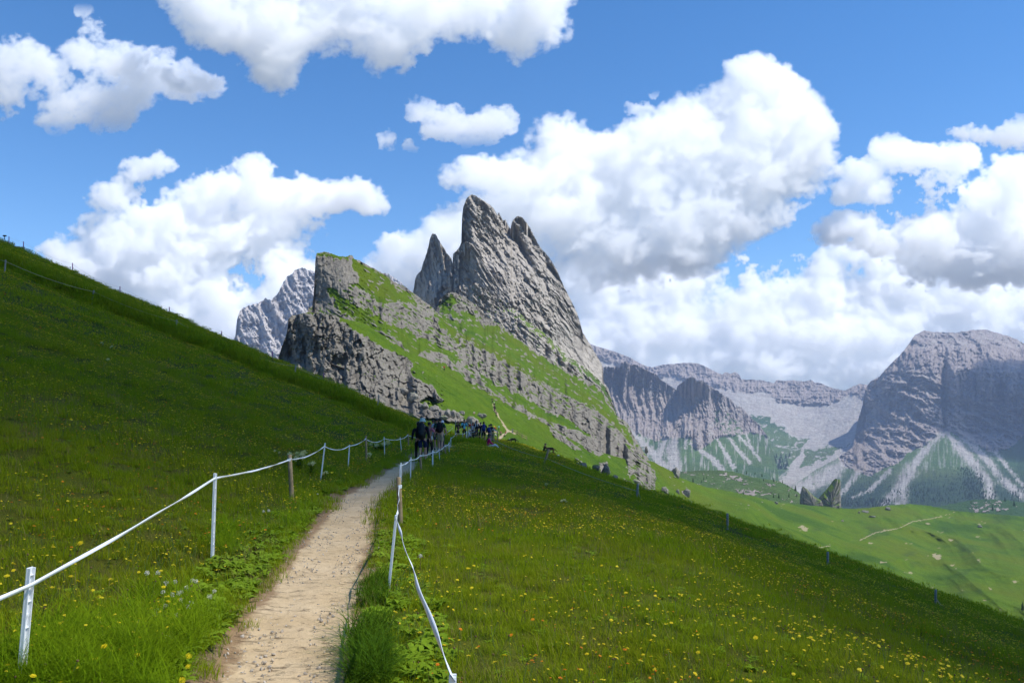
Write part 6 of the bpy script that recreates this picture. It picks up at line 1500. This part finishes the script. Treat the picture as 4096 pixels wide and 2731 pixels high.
TT = [(2772,1930,20,'on the knoll at its left end'),(2806,1928,12,'left on the knoll'),(2815,1917,12,'behind on the knoll'),(2826,1912,10,'behind on the knoll'),(2856,1958,16,'rounded, lower middle of the knoll'),(2940,1975,18,'between the rocks of the lower knoll'),(2975,1985,20,'right of the lower knoll rocks'),(2948,1885,12,'on the knoll skyline'),(2986,1893,13,'on the knoll skyline'),(3048,1905,14,''),(3095,1925,14,''),(3130,1930,12,''),(3182,1962,22,'dark and bushy beside the smaller spire'),(3094,1988,14,''),(3115,1990,18,''),(3156,1987,16,''),(3186,1985,13,''),(3055,1922,12,''),(3075,1935,9,''),(3150,1945,9,''),
      (3884,2012,12,'on the right knoll'),(3970,2040,22,'in front of the right knoll'),(3905,2030,10,''),(4020,2003,18,''),(4056,2022,22,''),(3872,2030,10,''),(3945,2000,9,''),(4090,2440,34,'at the right edge below the pasture'),(2700,1995,9,''),(2735,2000,8,''),(3020,1895,10,''),(2905,1905,8,'')]
for i, (px, py, hpx, where) in enumerate(TT):
    if px > 3800 and py < 2100: d = 1350
    elif py > 2400: d = 330
    elif py > 1980: d = 760
    else: d = 1020
    q = P3v(px, py+2, d); h = hpx/F*d*1.15
    lab = 'dark conifer '+(where if where else ('small, among scattered trees on the right knoll' if px > 3800 else 'small, scattered among rocks on the valley knoll'))
    r = empty('pine_tree', q, lab, 'tree', 'scattered conifers'); r.scale = (h/10,)*3; r.rotation_euler = (0, 0, i*1.3)
    c, tr_ = PM[i % 4]; link('crown', c, parent=r); link('trunk', tr_, parent=r)
# the far wood reads as one mass
def gridpts(GRID, polys, n, s=0):
    gxp, gpy, gD, gV = GRID; P_ = []; R = np.random.default_rng(s); k = 0
    while len(P_) < n and k < n*40:
        k += 1; pl_ = polys[k % len(polys)]; xs = [p[0] for p in pl_]; ys2 = [p[1] for p in pl_]
        x = R.uniform(min(xs), max(xs)); y = R.uniform(min(ys2), max(ys2))
        if not inpoly(np.array([x]), y, pl_)[0]: continue
        i = int(np.argmin(np.abs(gxp-x))); j = int(np.argmin(np.abs(gpy[:, i]-y))); P_.append(gV[j, i])
    return np.array(P_)
crown_m = [p[0] for p in PM]
P_ = gridpts(GRIDF, [[(3060,1805),(3120,1830),(3165,1825),(3150,1880),(3100,1900),(3070,1880)],[(3070,1870),(3110,1890),(3090,1935),(3050,1925)],[(2950,1870),(3060,1890),(3090,1940),(2960,1890)],[(3000,1850),(3090,1860),(3080,1900),(2990,1890)]], 260, 1)
tag(scatter('far_wood', P_, np.zeros((len(P_), 3)), 1.2+1.6*rng.random(len(P_)), rng.integers(0, 4, len(P_)), crown_m), 'far off conifer wood on the valley side', 'wood', kind='stuff')
P_ = gridpts(GRIDM, [[(3440,1930),(3700,1960),(4096,1940),(4200,2010),(3360,2015)],[(3360,1990),(3560,2000),(3560,2030),(3350,2025)],[(3640,1950),(3900,1850),(3950,1990),(3660,2010)],[(3850,1870),(3930,1900),(3940,2000),(3860,2000)]], 900, 2)
tag(scatter('dwarf_pine_scrub', P_, np.zeros((len(P_), 3)), .45+.7*rng.random(len(P_)), rng.integers(0, 4, len(P_)), crown_m), 'dark scrub and wood at the foot of the flat topped massif', 'scrub', kind='stuff')
# ================================================================ the mountain air
hm, nt = new_mat('mountain_haze'); t = NT(nt)
pv = t.n('ShaderNodeVolumePrincipled'); pv.inputs['Color'].default_value = (.52, .67, 1, 1); pv.inputs['Density'].default_value = 6.6e-5
pv.inputs['Anisotropy'].default_value = 0
oo = t.n('ShaderNodeOutputMaterial'); t.l(pv.outputs[0], oo.inputs['Volume'])
x0, x1, y0, y1, z0, z1 = -5200, 5200, -60, 6900, -1400, 690
hv = [(x, y, z) for z in (z0, z1) for y in (y0, y1) for x in (x0, x1)]
me = np_mesh('haze', hv, [(0, 2, 3, 1), (4, 5, 7, 6), (0, 1, 5, 4), (2, 6, 7, 3), (0, 4, 6, 2), (1, 3, 7, 5)], smooth=False)
tag(link('haze', me, hm), 'thin blue mountain haze over the whole valley', 'haze', kind='stuff')
